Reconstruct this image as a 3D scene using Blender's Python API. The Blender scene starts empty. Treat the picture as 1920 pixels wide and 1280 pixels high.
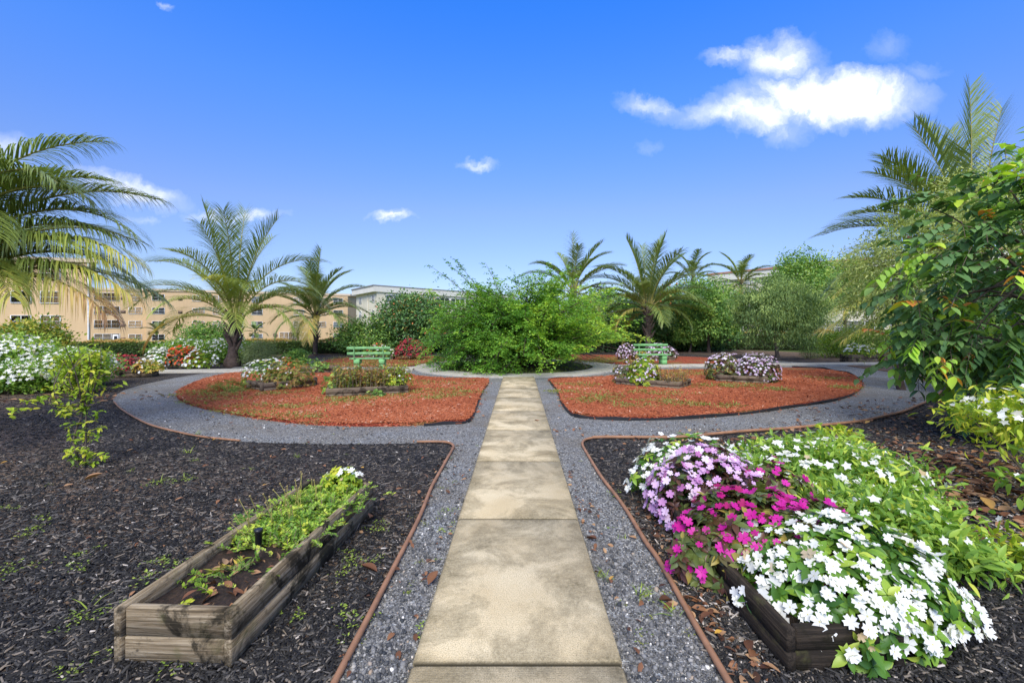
import bpy, bmesh, math, random
import numpy as np
from mathutils import Vector, Matrix
from mathutils.geometry import tessellate_polygon

random.seed(5)
RNG = np.random.default_rng(11)
H, F, CX, CY = 1.6, 853.33, 973.0, 613.0      # eye height, focal length in photo pixels, horizon point
def G(px, py):                                   # ground point seen at a photo pixel
    Y = F*H/(py-CY); return ((px-CX)*Y/F, Y)
def P(px, py, Y): return ((px-CX)*Y/F, Y, H-(py-CY)*Y/F)
R = math.radians
sc = bpy.context.scene
COL = sc.collection

# ------------------------------------------------------------------ materials
def new_mat(name):
    m = bpy.data.materials.new(name); m.use_nodes = True
    nt = m.node_tree; nt.nodes.clear()
    out = nt.nodes.new('ShaderNodeOutputMaterial')
    bs = nt.nodes.new('ShaderNodeBsdfPrincipled')
    nt.links.new(bs.outputs[0], out.inputs[0])
    return m, nt, bs, out
def node(nt, t, ins=None, **kw):
    n = nt.nodes.new(t)
    for k, v in kw.items(): setattr(n, k, v)
    for k, v in (ins or {}).items():
        if hasattr(v, 'is_output') or isinstance(v, bpy.types.NodeSocket): nt.links.new(v, n.inputs[k])
        else: n.inputs[k].default_value = v
    return n
def ramp(nt, fac, stops, interp='LINEAR'):
    n = nt.nodes.new('ShaderNodeValToRGB'); cr = n.color_ramp; cr.interpolation = interp
    while len(cr.elements) < len(stops): cr.elements.new(0.5)
    for e, (p, c) in zip(cr.elements, stops):
        e.position = p; e.color = (c[0], c[1], c[2], 1) if hasattr(c, '__len__') else (c, c, c, 1)
    if fac is not None: nt.links.new(fac, n.inputs[0])
    return n.outputs[0]
def noise(nt, vec, scale, detail=4, rough=.55, dist=0.):
    n = node(nt, 'ShaderNodeTexNoise', {'Scale': scale, 'Detail': detail, 'Roughness': rough, 'Distortion': dist})
    if vec is not None: nt.links.new(vec, n.inputs['Vector'])
    return n.outputs[0]
def mix(nt, fac, a, b, blend='MIX'):
    n = nt.nodes.new('ShaderNodeMix'); n.data_type = 'RGBA'; n.blend_type = blend
    for i, v in ((0, fac), (6, a), (7, b)):
        if isinstance(v, bpy.types.NodeSocket): nt.links.new(v, n.inputs[i])
        elif i == 0: n.inputs[0].default_value = v
        else: n.inputs[i].default_value = (v[0], v[1], v[2], 1)
    return n.outputs[2]
def math_(nt, op, a, b=0., clamp=False):
    n = nt.nodes.new('ShaderNodeMath'); n.operation = op; n.use_clamp = clamp
    for i, v in ((0, a), (1, b)):
        if isinstance(v, bpy.types.NodeSocket): nt.links.new(v, n.inputs[i])
        else: n.inputs[i].default_value = v
    return n.outputs[0]
def objco(nt): return nt.nodes.new('ShaderNodeTexCoord').outputs['Object']
def attr(nt): return node(nt, 'ShaderNodeAttribute', attribute_name='r').outputs['Fac']
def bump(nt, bs, h, s=.5, d=.02):
    b = node(nt, 'ShaderNodeBump', {'Strength': s, 'Distance': d, 'Height': h}); nt.links.new(b.outputs[0], bs.inputs['Normal'])

GAIN = dict(palm_leaf=2.4, bush_leaf=2.7, dark_leaf=3.0, mid_leaf=2.4, lime_leaf=1.35, jasmine_leaf=1.9, olive_leaf=3.0, pale_leaf=2.0, grey_leaf=2.2, yellow_leaf=1.9, broad_leaf=5.6, hedge_leaf=2.3, impatiens_leaf=1.6, bronze_leaf=1.7, dry_planting=1.6, weed_blade=1.4)
def ramp_mat(name, stops, rough=.6, trans=0., spec=.35, interp='LINEAR'):
    """colour comes from the per-face value r (one per leaf, petal, chip or stone)"""
    m, nt, bs, out = new_mat(name)
    gn = GAIN.get(name, 1.)
    stops = [(p, tuple(min(.9, x*gn) for x in c)) for p, c in stops]
    c = ramp(nt, attr(nt), stops, interp)
    nt.links.new(c, bs.inputs['Base Color'])
    bs.inputs['Roughness'].default_value = rough
    bs.inputs['Specular IOR Level'].default_value = spec
    if trans > 0:
        tb = node(nt, 'ShaderNodeBsdfTranslucent')
        tc = mix(nt, 1., c, (1.25, 1.3, .6), 'MULTIPLY'); nt.links.new(tc, tb.inputs[0])
        ms = node(nt, 'ShaderNodeMixShader', {0: trans})
        nt.links.new(bs.outputs[0], ms.inputs[1]); nt.links.new(tb.outputs[0], ms.inputs[2])
        nt.links.new(ms.outputs[0], out.inputs[0])
    return m
def plain(name, col, rough=.6, spec=.4, var=.15, scale=6., bumpy=0.):
    m, nt, bs, out = new_mat(name)
    n = noise(nt, objco(nt), scale, 6)
    c = ramp(nt, n, [(.3, [x*(1-var) for x in col]), (.7, [min(1, x*(1+var)) for x in col])])
    nt.links.new(c, bs.inputs['Base Color']); bs.inputs['Roughness'].default_value = rough
    bs.inputs['Specular IOR Level'].default_value = spec
    if bumpy: bump(nt, bs, noise(nt, objco(nt), scale*8, 5), bumpy)
    return m

MAT = {}
MAT['palm'] = ramp_mat('palm_leaf', [(0, (.16, .09, .04)), (.13, (.30, .21, .08)), (.3, (.26, .225, .05)), (.45, (.17, .19, .035)), (.62, (.115, .145, .03)), (.85, (.074, .102, .027)), (1, (.10, .14, .06))], .42, .22, .5)
MAT['bush'] = ramp_mat('bush_leaf', [(0, (.025, .06, .012)), (.35, (.05, .12, .015)), (.65, (.09, .165, .02)), (.88, (.145, .225, .022)), (1, (.24, .29, .03))], .5, .35)
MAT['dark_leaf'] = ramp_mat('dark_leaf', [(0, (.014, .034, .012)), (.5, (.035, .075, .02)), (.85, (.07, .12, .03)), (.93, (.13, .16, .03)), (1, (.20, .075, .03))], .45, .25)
MAT['mid_leaf'] = ramp_mat('mid_leaf', [(0, (.025, .055, .015)), (.5, (.06, .12, .025)), (.85, (.11, .18, .03)), (1, (.2, .24, .05))], .5, .3)
MAT['lime_leaf'] = ramp_mat('lime_leaf', [(0, (.06, .12, .015)), (.45, (.15, .25, .02)), (.8, (.30, .38, .03)), (1, (.48, .46, .05))], .5, .35)
MAT['jasmine_leaf'] = ramp_mat('jasmine_leaf', [(0, (.045, .10, .018)), (.45, (.12, .21, .03)), (.8, (.22, .30, .045)), (1, (.36, .38, .055))], .45, .35)
MAT['olive_leaf'] = ramp_mat('olive_leaf', [(0, (.036, .062, .02)), (.5, (.08, .118, .035)), (1, (.16, .20, .06))], .6, .3)
MAT['pale_leaf'] = ramp_mat('pale_leaf', [(0, (.08, .11, .03)), (.5, (.17, .21, .06)), (1, (.34, .36, .13))], .6, .35)
MAT['grey_leaf'] = ramp_mat('grey_leaf', [(0, (.05, .07, .03)), (.6, (.11, .14, .06)), (1, (.17, .2, .08))], .6, .25)
MAT['yellow_leaf'] = ramp_mat('yellow_leaf', [(0, (.04, .08, .015)), (.4, (.10, .15, .02)), (.75, (.26, .24, .03)), (1, (.36, .22, .05))], .5, .3)
MAT['inga_leaf'] = ramp_mat('broad_leaf', [(0, (.014, .032, .012)), (.55, (.030, .054, .016)), (.75, (.050, .082, .016)), (.9, (.07, .118, .012)), (.97, (.10, .13, .012)), (.985, (.16, .075, .01)), (1, (.14, .055, .012))], .45, .3, .35)
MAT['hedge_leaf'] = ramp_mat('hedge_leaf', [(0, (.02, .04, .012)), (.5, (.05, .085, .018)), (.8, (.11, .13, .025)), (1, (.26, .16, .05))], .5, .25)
MAT['imp_leaf'] = ramp_mat('impatiens_leaf', [(0, (.025, .07, .012)), (.5, (.07, .16, .02)), (.85, (.16, .27, .03)), (1, (.30, .36, .05))], .4, .3, .45)
MAT['bronze_leaf'] = ramp_mat('bronze_leaf', [(0, (.035, .014, .012)), (.25, (.07, .03, .018)), (.42, (.05, .075, .02)), (.85, (.11, .13, .03)), (1, (.22, .17, .035))], .4, .25, .45)
MAT['dry_leaf'] = ramp_mat('dry_planting', [(0, (.06, .10, .02)), (.3, (.14, .19, .03)), (.55, (.22, .17, .05)), (.8, (.26, .12, .05)), (1, (.34, .26, .06))], .6, .3)
MAT['white_petal'] = ramp_mat('white_petal', [(0, (.50, .38, .22)), (.06, (.68, .67, .60)), (.5, (.76, .76, .73)), (1, (.84, .84, .82))], .55, .18)
MAT['lilac_petal'] = ramp_mat('lilac_petal', [(0, (.42, .14, .36)), (.4, (.60, .34, .62)), (.75, (.72, .52, .74)), (1, (.82, .74, .82))], .55, .2)
MAT['pale_lilac_petal'] = ramp_mat('pale_lilac_petal', [(0, (.48, .30, .50)), (.5, (.62, .50, .68)), (1, (.80, .74, .80))], .55, .2)
MAT['magenta_petal'] = ramp_mat('magenta_petal', [(0, (.32, .005, .09)), (.5, (.50, .008, .26)), (1, (.62, .03, .36))], .5, .2)
MAT['red_petal'] = ramp_mat('red_petal', [(0, (.22, .008, .018)), (.6, (.42, .015, .035)), (1, (.5, .06, .08))], .5, .2)
MAT['orange_petal'] = ramp_mat('orange_petal', [(0, (.5, .04, .01)), (1, (.72, .12, .02))], .5, .2)
MAT['pink_petal'] = ramp_mat('pink_petal', [(0, (.7, .35, .35)), (.5, (.8, .6, .6)), (1, (.85, .82, .8))], .5, .2)
MAT['eye'] = plain('flower_eye', (.55, .5, .2))
MAT['chip'] = ramp_mat('black_chip', [(0, (.006, .006, .008)), (.45, (.015, .0145, .015)), (.68, (.042, .040, .039)), (.82, (.115, .107, .10)), (.93, (.22, .18, .14)), (1, (.5, .45, .40))], .7, 0, .3)
MAT['red_chip'] = ramp_mat('red_chip', [(0, (.14, .030, .012)), (.4, (.30, .078, .030)), (.8, (.42, .135, .060)), (.93, (.50, .25, .16)), (1, (.68, .48, .36))], .75, 0, .25)
MAT['stone'] = ramp_mat('gravel_stone', [(0, (.025, .03, .036)), (.35, (.085, .085, .086)), (.7, (.205, .202, .197)), (.88, (.35, .335, .31)), (.94, (.32, .24, .17)), (1, (.72, .69, .64))], .7, 0, .35)
MAT['litter'] = ramp_mat('dead_leaf', [(0, (.05, .022, .012)), (.35, (.15, .062, .03)), (.7, (.28, .135, .065)), (.93, (.42, .26, .14)), (1, (.5, .28, .03))], .65, .1)
MAT['weed'] = ramp_mat('weed_blade', [(0, (.22, .20, .07)), (.4, (.2, .21, .05)), (.7, (.14, .22, .035)), (1, (.28, .36, .05))], .6, .3)
MAT['bark'] = plain('bark', (.13, .10, .075), .85, .2, .45, 9, .6)
MAT['dark_bark'] = plain('dark_bark', (.085, .06, .05), .85, .2, .4, 9, .6)
MAT['twig'] = plain('twig', (.22, .17, .11), .8, .2, .3, 12)
MAT['rachis'] = plain('frond_stalk', (.30, .27, .07), .5, .4, .3, 4)
MAT['green_paint'] = plain('green_paint', (.20, .43, .17), .65, .3, .28, 9, .25)
MAT['green_block'] = plain('green_block', (.20, .47, .18), .75, .3, .16, 8, .3)
MAT['pipe'] = plain('brown_pipe', (.30, .155, .085), .55, .35, .25, 7)
MAT['edging'] = plain('black_edging', (.018, .018, .02), .5, .4, .2)
MAT['black'] = plain('black_plastic', (.012, .012, .014), .4, .5, .2)
MAT['riser'] = plain('pale_plastic', (.42, .36, .22), .6)
MAT['bud'] = plain('seed_head', (.32, .24, .10), .8)
MAT['white_paint'] = plain('white_paint', (.72, .72, .70), .5)
MAT['glass'] = plain('window_glass', (.035, .045, .055), .08, .6, .2, .5)
MAT['pale_glass'] = plain('blinded_glass', (.22, .25, .26), .12, .5, .3, .4)
MAT['vent'] = plain('air_conditioner_grille', (.16, .10, .075), .7)

# planted soil and wood
def wood_mat(name, light, mid, dark, stain):
    m, nt, bs, out = new_mat(name)
    co = objco(nt)
    oi = node(nt, 'ShaderNodeObjectInfo')
    off = node(nt, 'ShaderNodeVectorMath', {0: co}, operation='ADD')
    cmb = node(nt, 'ShaderNodeCombineXYZ', {0: math_(nt, 'MULTIPLY', oi.outputs['Random'], 37.), 1: math_(nt, 'MULTIPLY', oi.outputs['Random'], 11.)})
    nt.links.new(cmb.outputs[0], off.inputs[1])
    mp = node(nt, 'ShaderNodeMapping'); nt.links.new(off.outputs[0], mp.inputs[0]); mp.inputs['Scale'].default_value = (1.6, 30, 38)
    g = noise(nt, mp.outputs[0], 1.6, 9, .68, .5)
    c = ramp(nt, g, [(.3, dark), (.45, mid), (.62, light), (.8, mid)])
    geo = node(nt, 'ShaderNodeNewGeometry')
    st = noise(nt, geo.outputs['Position'], 4.2, 9, .7, .6)
    sf = ramp(nt, st, [(.50, 0), (.59, 1)])
    sf2 = math_(nt, 'MULTIPLY', sf, stain)
    c2 = mix(nt, sf2, c, (.018, .015, .009))
    gr = ramp(nt, noise(nt, off.outputs[0], 9, 6), [(.55, 0), (.72, .5)])
    c3 = mix(nt, gr, c2, (.10, .10, .035))
    nt.links.new(c3, bs.inputs['Base Color']); bs.inputs['Roughness'].default_value = .85; bs.inputs['Specular IOR Level'].default_value = .2
    bump(nt, bs, g, .8, .012)
    return m
MAT['wood'] = wood_mat('weathered_wood', (.40, .325, .22), (.20, .15, .09), (.06, .042, .025), .9)
MAT['wood_dark'] = wood_mat('black_stained_wood', (.055, .042, .03), (.022, .017, .013), (.009, .008, .006), .95)
MAT['wood_far'] = wood_mat('old_timber', (.26, .2, .14), (.15, .11, .075), (.05, .035, .025), .8)
m, nt, bs, out = new_mat('planter_soil'); MAT['soil'] = m
co = objco(nt); n1 = noise(nt, co, 38, 9, .7)
nt.links.new(ramp(nt, n1, [(.35, (.012, .008, .006)), (.55, (.045, .026, .018)), (.68, (.10, .06, .04)), (.78, (.22, .15, .1))]), bs.inputs['Base Color'])
bs.inputs['Roughness'].default_value = .95; bump(nt, bs, n1, 1., .03)

# ground: black mulch round the garden, tan litter near the hedges, lawn outside
m, nt, bs, out = new_mat('mulch_ground'); MAT['ground'] = m
co = objco(nt)
mp = node(nt, 'ShaderNodeMapping'); nt.links.new(co, mp.inputs[0]); mp.inputs['Rotation'].default_value = (0, 0, .5); mp.inputs['Scale'].default_value = (1, 2.2, 1)
v = node(nt, 'ShaderNodeTexVoronoi', {'Scale': 38.}); nt.links.new(mp.outputs[0], v.inputs['Vector'])
vc = node(nt, 'ShaderNodeSeparateColor'); nt.links.new(v.outputs['Color'], vc.inputs[0])
mulch = ramp(nt, vc.outputs[0], [(0, (.010, .010, .012)), (.5, (.03, .029, .031)), (.8, (.075, .07, .068)), (.94, (.16, .13, .105)), (1, (.3, .24, .18))])
big = noise(nt, co, .55, 5, .6)
mulch = mix(nt, ramp(nt, big, [(.5, 0), (.7, .4)]), mulch, (.075, .05, .036))
ctr = node(nt, 'ShaderNodeVectorMath', {0: co, 1: (0., 18., 0.)}, operation='DISTANCE')
warp = math_(nt, 'ADD', ctr.outputs['Value'], math_(nt, 'MULTIPLY', noise(nt, co, .35, 4), 3.))
lf = ramp(nt, math_(nt, 'DIVIDE', warp, 40.), [(.355, 0), (.40, 1)])
lit = ramp(nt, noise(nt, co, 14, 6, .7), [(.3, (.09, .055, .038)), (.6, (.24, .17, .12)), (.75, (.36, .29, .22))])
lf2 = math_(nt, 'MULTIPLY', lf, ramp(nt, noise(nt, co, 1.3, 4), [(.35, 0), (.5, .85)]))
c = mix(nt, lf2, mulch, lit)
gf = ramp(nt, math_(nt, 'DIVIDE', warp, 40.), [(.55, 0), (.58, 1)])
grass = ramp(nt, noise(nt, co, 3, 8, .7), [(.3, (.035, .07, .015)), (.7, (.09, .14, .03))])
c = mix(nt, gf, c, grass)
nt.links.new(c, bs.inputs['Base Color']); bs.inputs['Roughness'].default_value = .9; bs.inputs['Specular IOR Level'].default_value = .2
bump(nt, bs, v.outputs['Distance'], .8, .02)

m, nt, bs, out = new_mat('gravel_sheet'); MAT['gravel'] = m
co = objco(nt)
v = node(nt, 'ShaderNodeTexVoronoi', {'Scale': 75.}); nt.links.new(co, v.inputs['Vector'])
vc = node(nt, 'ShaderNodeSeparateColor'); nt.links.new(v.outputs['Color'], vc.inputs[0])
g = ramp(nt, vc.outputs[1], [(0, (.055, .057, .06)), (.4, (.15, .152, .153)), (.75, (.265, .264, .258)), (.93, (.34, .36, .37)), (1, (.6, .58, .54))])
dirt = ramp(nt, noise(nt, co, .9, 6, .62), [(.42, 0), (.66, .6)])
g = mix(nt, dirt, g, (.15, .125, .09))
nt.links.new(g, bs.inputs['Base Color']); bs.inputs['Roughness'].default_value = .85
bump(nt, bs, v.outputs['Distance'], .9, .012)

m, nt, bs, out = new_mat('red_mulch_sheet'); MAT['red'] = m
co = objco(nt)
v = node(nt, 'ShaderNodeTexVoronoi', {'Scale': 30.}); nt.links.new(co, v.inputs['Vector'])
vc = node(nt, 'ShaderNodeSeparateColor'); nt.links.new(v.outputs['Color'], vc.inputs[0])
g = ramp(nt, vc.outputs[0], [(0, (.14, .024, .012)), (.5, (.30, .055, .026)), (.9, (.43, .11, .055)), (1, (.5, .25, .16))])
olive = ramp(nt, noise(nt, co, .75, 7, .65), [(.50, 0), (.62, .8)])
g = mix(nt, olive, g, (.21, .155, .05))
nt.links.new(g, bs.inputs['Base Color']); bs.inputs['Roughness'].default_value = .9; bs.inputs['Specular IOR Level'].default_value = .2
bump(nt, bs, v.outputs['Distance'], .9, .03)

def concrete(name, base, pale, stain, amount, axis=True):
    m, nt, bs, out = new_mat(name)
    co = objco(nt)
    a = noise(nt, co, 2.2, 6, .6)
    c = ramp(nt, a, [(.35, base), (.65, pale)])
    s = noise(nt, co, 2.1, 12, .72, .5)
    if axis:
        sx = node(nt, 'ShaderNodeSeparateXYZ'); nt.links.new(co, sx.inputs[0])
        e = math_(nt, 'MULTIPLY', math_(nt, 'POWER', math_(nt, 'ABSOLUTE', math_(nt, 'MULTIPLY', sx.outputs[0], 2.05)), 5.), .10)
        jy = math_(nt, 'ABSOLUTE', math_(nt, 'SUBTRACT', math_(nt, 'FRACT', math_(nt, 'DIVIDE', math_(nt, 'SUBTRACT', sx.outputs[1], 2.10), 1.583)), .5))
        j = math_(nt, 'MULTIPLY', math_(nt, 'POWER', math_(nt, 'MULTIPLY', jy, 2.), 14.), .10)
        s = math_(nt, 'ADD', math_(nt, 'ADD', s, e), j)
    grit = ramp(nt, noise(nt, co, 55, 6, .8), [(.3, .35), (.58, 1)])
    sf = math_(nt, 'MULTIPLY', math_(nt, 'MULTIPLY', ramp(nt, s, [(.465, 0), (.55, .55), (.66, 1)]), grit), amount)
    c = mix(nt, sf, c, stain)
    f = noise(nt, co, 160, 3, .7)
    c = mix(nt, ramp(nt, f, [(.36, .75), (.52, 0)]), c, [x*.35 for x in base])
    if axis:
        gap = ramp(nt, jy, [(.4890, 0), (.4945, 1)]); c = mix(nt, gap, c, (.035, .03, .018))
    nt.links.new(c, bs.inputs['Base Color']); bs.inputs['Roughness'].default_value = .9; bs.inputs['Specular IOR Level'].default_value = .25
    w = node(nt, 'ShaderNodeTexWave', {'Scale': 22., 'Distortion': 3., 'Detail': 3.}, bands_direction='Y'); nt.links.new(co, w.inputs[0])
    hh = math_(nt, 'ADD', math_(nt, 'MULTIPLY', w.outputs[1], .25), f)
    bump(nt, bs, hh, .35, .006)
    return m
MAT['path'] = concrete('stained_concrete', (.54, .435, .265), (.66, .56, .375), (.10, .082, .04), .82)
MAT['ring'] = concrete('pale_concrete', (.50, .46, .38), (.60, .56, .48), (.20, .19, .15), .55, False)

# ------------------------------------------------------------------ mesh building
def nrm(v): return v/np.maximum(np.linalg.norm(v, axis=-1, keepdims=True), 1e-9)
def frames(f, up):
    f = nrm(f); s = nrm(np.cross(f, up)); n = np.cross(s, f)
    return np.stack([s, f, n], axis=-1)          # columns: side, forward, normal
class MB:
    def __init__(s): s.V = []; s.L = []; s.T = []; s.Rr = []; s.M = []; s.n = 0
    def add(s, v, loops, tot, r, mat=0):
        s.V.append(np.asarray(v, float).reshape(-1, 3)); s.L.append(np.asarray(loops, int).ravel()+s.n)
        tot = np.asarray(tot, int); s.T.append(tot)
        s.Rr.append(np.broadcast_to(np.asarray(r, float), tot.shape).copy()); s.M.append(np.full(tot.shape, mat, int))
        s.n += len(s.V[-1])
    def inst(s, t, A, p, r, mat=0):
        tv, tl, tt, = t; N = len(p)
        if N == 0: return
        v = np.einsum('nij,vj->nvi', A, tv)+p[:, None, :]
        l = tl[None, :]+(np.arange(N)*len(tv))[:, None]
        s.add(v.reshape(-1, 3), l, np.tile(tt, N), np.repeat(r, len(tt)), mat)
    def face(s, pts, r=.5, mat=0): s.add(pts, range(len(pts)), [len(pts)], r, mat)
    def tube(s, pts, rad, seg=8, r=.5, mat=0, cap=False):
        pts = np.asarray(pts, float); n = len(pts); rad = np.broadcast_to(np.asarray(rad, float), (n,))
        t = np.gradient(pts, axis=0); t = nrm(t)
        ref = np.array([0, 0, 1.]) if abs(t[0, 2]) < .9 else np.array([1., 0, 0])
        a = nrm(np.cross(t, ref)); b = np.cross(t, a)
        an = np.arange(seg)/seg*2*math.pi
        v = pts[:, None, :]+rad[:, None, None]*(np.cos(an)[None, :, None]*a[:, None, :]+np.sin(an)[None, :, None]*b[:, None, :])
        i = np.arange(n-1)[:, None]*seg; k = np.arange(seg)[None, :]; k2 = (k+1) % seg
        q = np.stack([i+k, i+k2, i+seg+k2, i+seg+k], -1).reshape(-1, 4)
        s.add(v.reshape(-1, 3), q, np.full(len(q), 4), r, mat)
        if cap:
            s.face(v[0][::-1], r, mat); s.face(v[-1], r, mat)
    def box(s, c, d, yaw=0., r=.5, mat=0, taper=1., bev=0.):
        x, y, z = [k/2 for k in d]
        b = min(bev, x*.4, y*.4)
        if b > 0:
            ring = [(x, y-b), (x-b, y), (-x+b, y), (-x, y-b), (-x, -y+b), (-x+b, -y), (x-b, -y), (x, -y+b)]
        else: ring = [(x, y), (-x, y), (-x, -y), (x, -y)]
        n = len(ring); lv = [(-z, 1., 0)]
        if b > 0: lv += [(z-b, taper, 0), (z, taper, b)]
        else: lv += [(z, taper, 0)]
        V = []
        for zz, tp, ins in lv:
            for px, py in ring:
                V.append(((px-math.copysign(ins, px))*tp, (py-math.copysign(ins, py))*tp, zz))
        V = np.array(V); ca, sa = math.cos(yaw), math.sin(yaw)
        V = np.stack([V[:, 0]*ca-V[:, 1]*sa, V[:, 0]*sa+V[:, 1]*ca, V[:, 2]], -1)+np.asarray(c, float)
        L = []; T = []
        for k in range(len(lv)-1):
            for i in range(n):
                j = (i+1) % n; L += [k*n+i, k*n+j, (k+1)*n+j, (k+1)*n+i]; T.append(4)
        L += [(len(lv)-1)*n+i for i in range(n)]; T.append(n)
        L += list(range(n))[::-1]; T.append(n)
        s.add(V, L, T, r, mat)
    def build(s, name, mats, parent=None, smooth=False, loc=None, rotz=0.):
        me = bpy.data.meshes.new(name)
        V = np.concatenate(s.V); L = np.concatenate(s.L); T = np.concatenate(s.T)
        me.vertices.add(len(V)); me.vertices.foreach_set('co', V.ravel())
        me.loops.add(len(L)); me.loops.foreach_set('vertex_index', L.astype(np.int32))
        me.polygons.add(len(T)); st = np.concatenate([[0], np.cumsum(T)[:-1]])
        me.polygons.foreach_set('loop_start', st.astype(np.int32))
        try: me.polygons.foreach_set('loop_total', T.astype(np.int32))
        except Exception: pass
        me.polygons.foreach_set('material_index', np.concatenate(s.M).astype(np.int32))
        if smooth: me.polygons.foreach_set('use_smooth', np.ones(len(T), bool))
        me.update(calc_edges=True)
        a = me.attributes.new('r', 'FLOAT', 'FACE'); a.data.foreach_set('value', np.concatenate(s.Rr).astype(np.float32))
        for k in (mats if isinstance(mats, (list, tuple)) else [mats]): me.materials.append(MAT[k])
        me.validate()
        o = bpy.data.objects.new(name, me); COL.objects.link(o)
        if parent is not None: o.parent = parent
        if loc is not None: o.location = loc
        o.rotation_euler = (0, 0, rotz)
        return o
def tag(o, label=None, cat=None, group=None, kind=None):
    if label: o['label'] = label
    if cat: o['category'] = cat
    if group: o['group'] = group
    if kind: o['kind'] = kind
    return o
def empty(name, loc, label, cat, rz=0., group=None):
    o = bpy.data.objects.new(name, None); COL.objects.link(o); o.location = loc; o.rotation_euler = (0, 0, rz)
    o.empty_display_size = .2
    return tag(o, label, cat, group)

# templates (verts, loops, totals): leaves lie along +y, face +z
def T_(v, fs): return (np.array(v, float), np.array([i for f in fs for i in f], int), np.array([len(f) for f in fs], int))
LEAF1 = T_([(0, 0, 0), (.26, .45, .05), (0, 1, -.06), (-.26, .45, .05)], [(0, 1, 2, 3)])
LEAFN = T_([(0, 0, 0), (.13, .4, .03), (0, 1, -.12), (-.13, .4, .03)], [(0, 1, 2, 3)])
LEAF2 = T_([(0, 0, 0), (.27, .42, .08), (0, 1, -.12), (0, .5, 0), (-.27, .42, .08)], [(0, 1, 2, 3), (0, 3, 2, 4)])
def big_leaf(w, droop, fold, n=4):
    v = []; f = []
    for i in range(n+1):
        t = i/n; ww = w*math.sin(math.pi*min(1, t**.8*.96+.02))*(1 if i < n else 0)+.004
        z = -droop*t*t
        v += [(-ww, t, z+fold*ww), (0, t, z), (ww, t, z+fold*ww)]
    for i in range(n):
        a = i*3; f += [(a+1, a, a+3, a+4), (a+2, a+1, a+4, a+5)]
    return T_(v, f)
LEAFB = big_leaf(.24, .25, .35)
LEAFJ = big_leaf(.15, .3, .35)
LEAFW = big_leaf(.27, .25, .2)
def flower5(notch=.1, cup=.16, wide=.62):
    v = [(0, 0, 0)]; f = []
    for k in range(5):
        a = k*2*math.pi/5; b = len(v)
        def pt(rr, da, z): return (rr*math.cos(a+da), rr*math.sin(a+da), z)
        zz = .03*(k % 2)
        v += [pt(.55, -wide, cup*.5+zz), pt(.95, -wide*.55, cup+zz), pt(1-notch, 0, cup*.9+zz), pt(.95, wide*.55, cup+zz), pt(.55, wide, cup*.5+zz)]
        f += [(0, b, b+1, b+2), (0, b+2, b+3, b+4)]
    return T_(v, f)
FLOWER = flower5()
FLOWER_S = T_([(0, 0, 0)]+[(math.cos(k*math.pi/5)*(1 if k % 2 == 0 else .55), math.sin(k*math.pi/5)*(1 if k % 2 == 0 else .55), .15) for k in range(10)],
              [(0, (2*k-1) % 10+1, 2*k+1, (2*k+1) % 10+1) for k in range(5)])
BLADE = T_([(-.03, 0, 0), (.03, 0, 0), (.024, .5, .0), (-.024, .5, .0), (0, 1, -.2)], [(0, 1, 2, 3), (3, 2, 4)])
CHIP = T_([(-.5, -.12, 0), (.5, -.09, 0), (.46, .11, 0), (-.48, .09, 0), (-.42, -.09, .10), (.40, -.06, .12), (.44, .07, .09), (-.40, .08, .13)],
          [(4, 5, 6, 7), (0, 1, 5, 4), (1, 2, 6, 5), (2, 3, 7, 6), (3, 0, 4, 7)])
phi = (1+5**.5)/2
ICO = T_(nrm(np.array([(-1, phi, 0), (1, phi, 0), (-1, -phi, 0), (1, -phi, 0), (0, -1, phi), (0, 1, phi), (0, -1, -phi), (0, 1, -phi), (phi, 0, -1), (phi, 0, 1), (-phi, 0, -1), (-phi, 0, 1)]))*(1+.16*np.random.default_rng(2).normal(size=(12, 1))),
         [(0, 11, 5), (0, 5, 1), (0, 1, 7), (0, 7, 10), (0, 10, 11), (1, 5, 9), (5, 11, 4), (11, 10, 2), (10, 7, 6), (7, 1, 8), (3, 9, 4), (3, 4, 2), (3, 2, 6), (3, 6, 8), (3, 8, 9), (4, 9, 5), (2, 4, 11), (6, 2, 10), (8, 6, 7), (9, 8, 1)])

def yawmat(n, rng, tilt=.25, sx=1., sy=1., sz=1.):
    f = np.stack([np.cos(a := rng.uniform(0, 2*math.pi, n)), np.sin(a), rng.normal(0, tilt, n)], -1)
    up = nrm(np.stack([rng.normal(0, tilt, n), rng.normal(0, tilt, n), np.ones(n)], -1))
    A = frames(f, up)
    return A*np.stack([np.broadcast_to(sx, n), np.broadcast_to(sy, n), np.broadcast_to(sz, n)], -1)[:, None, :]

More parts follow.
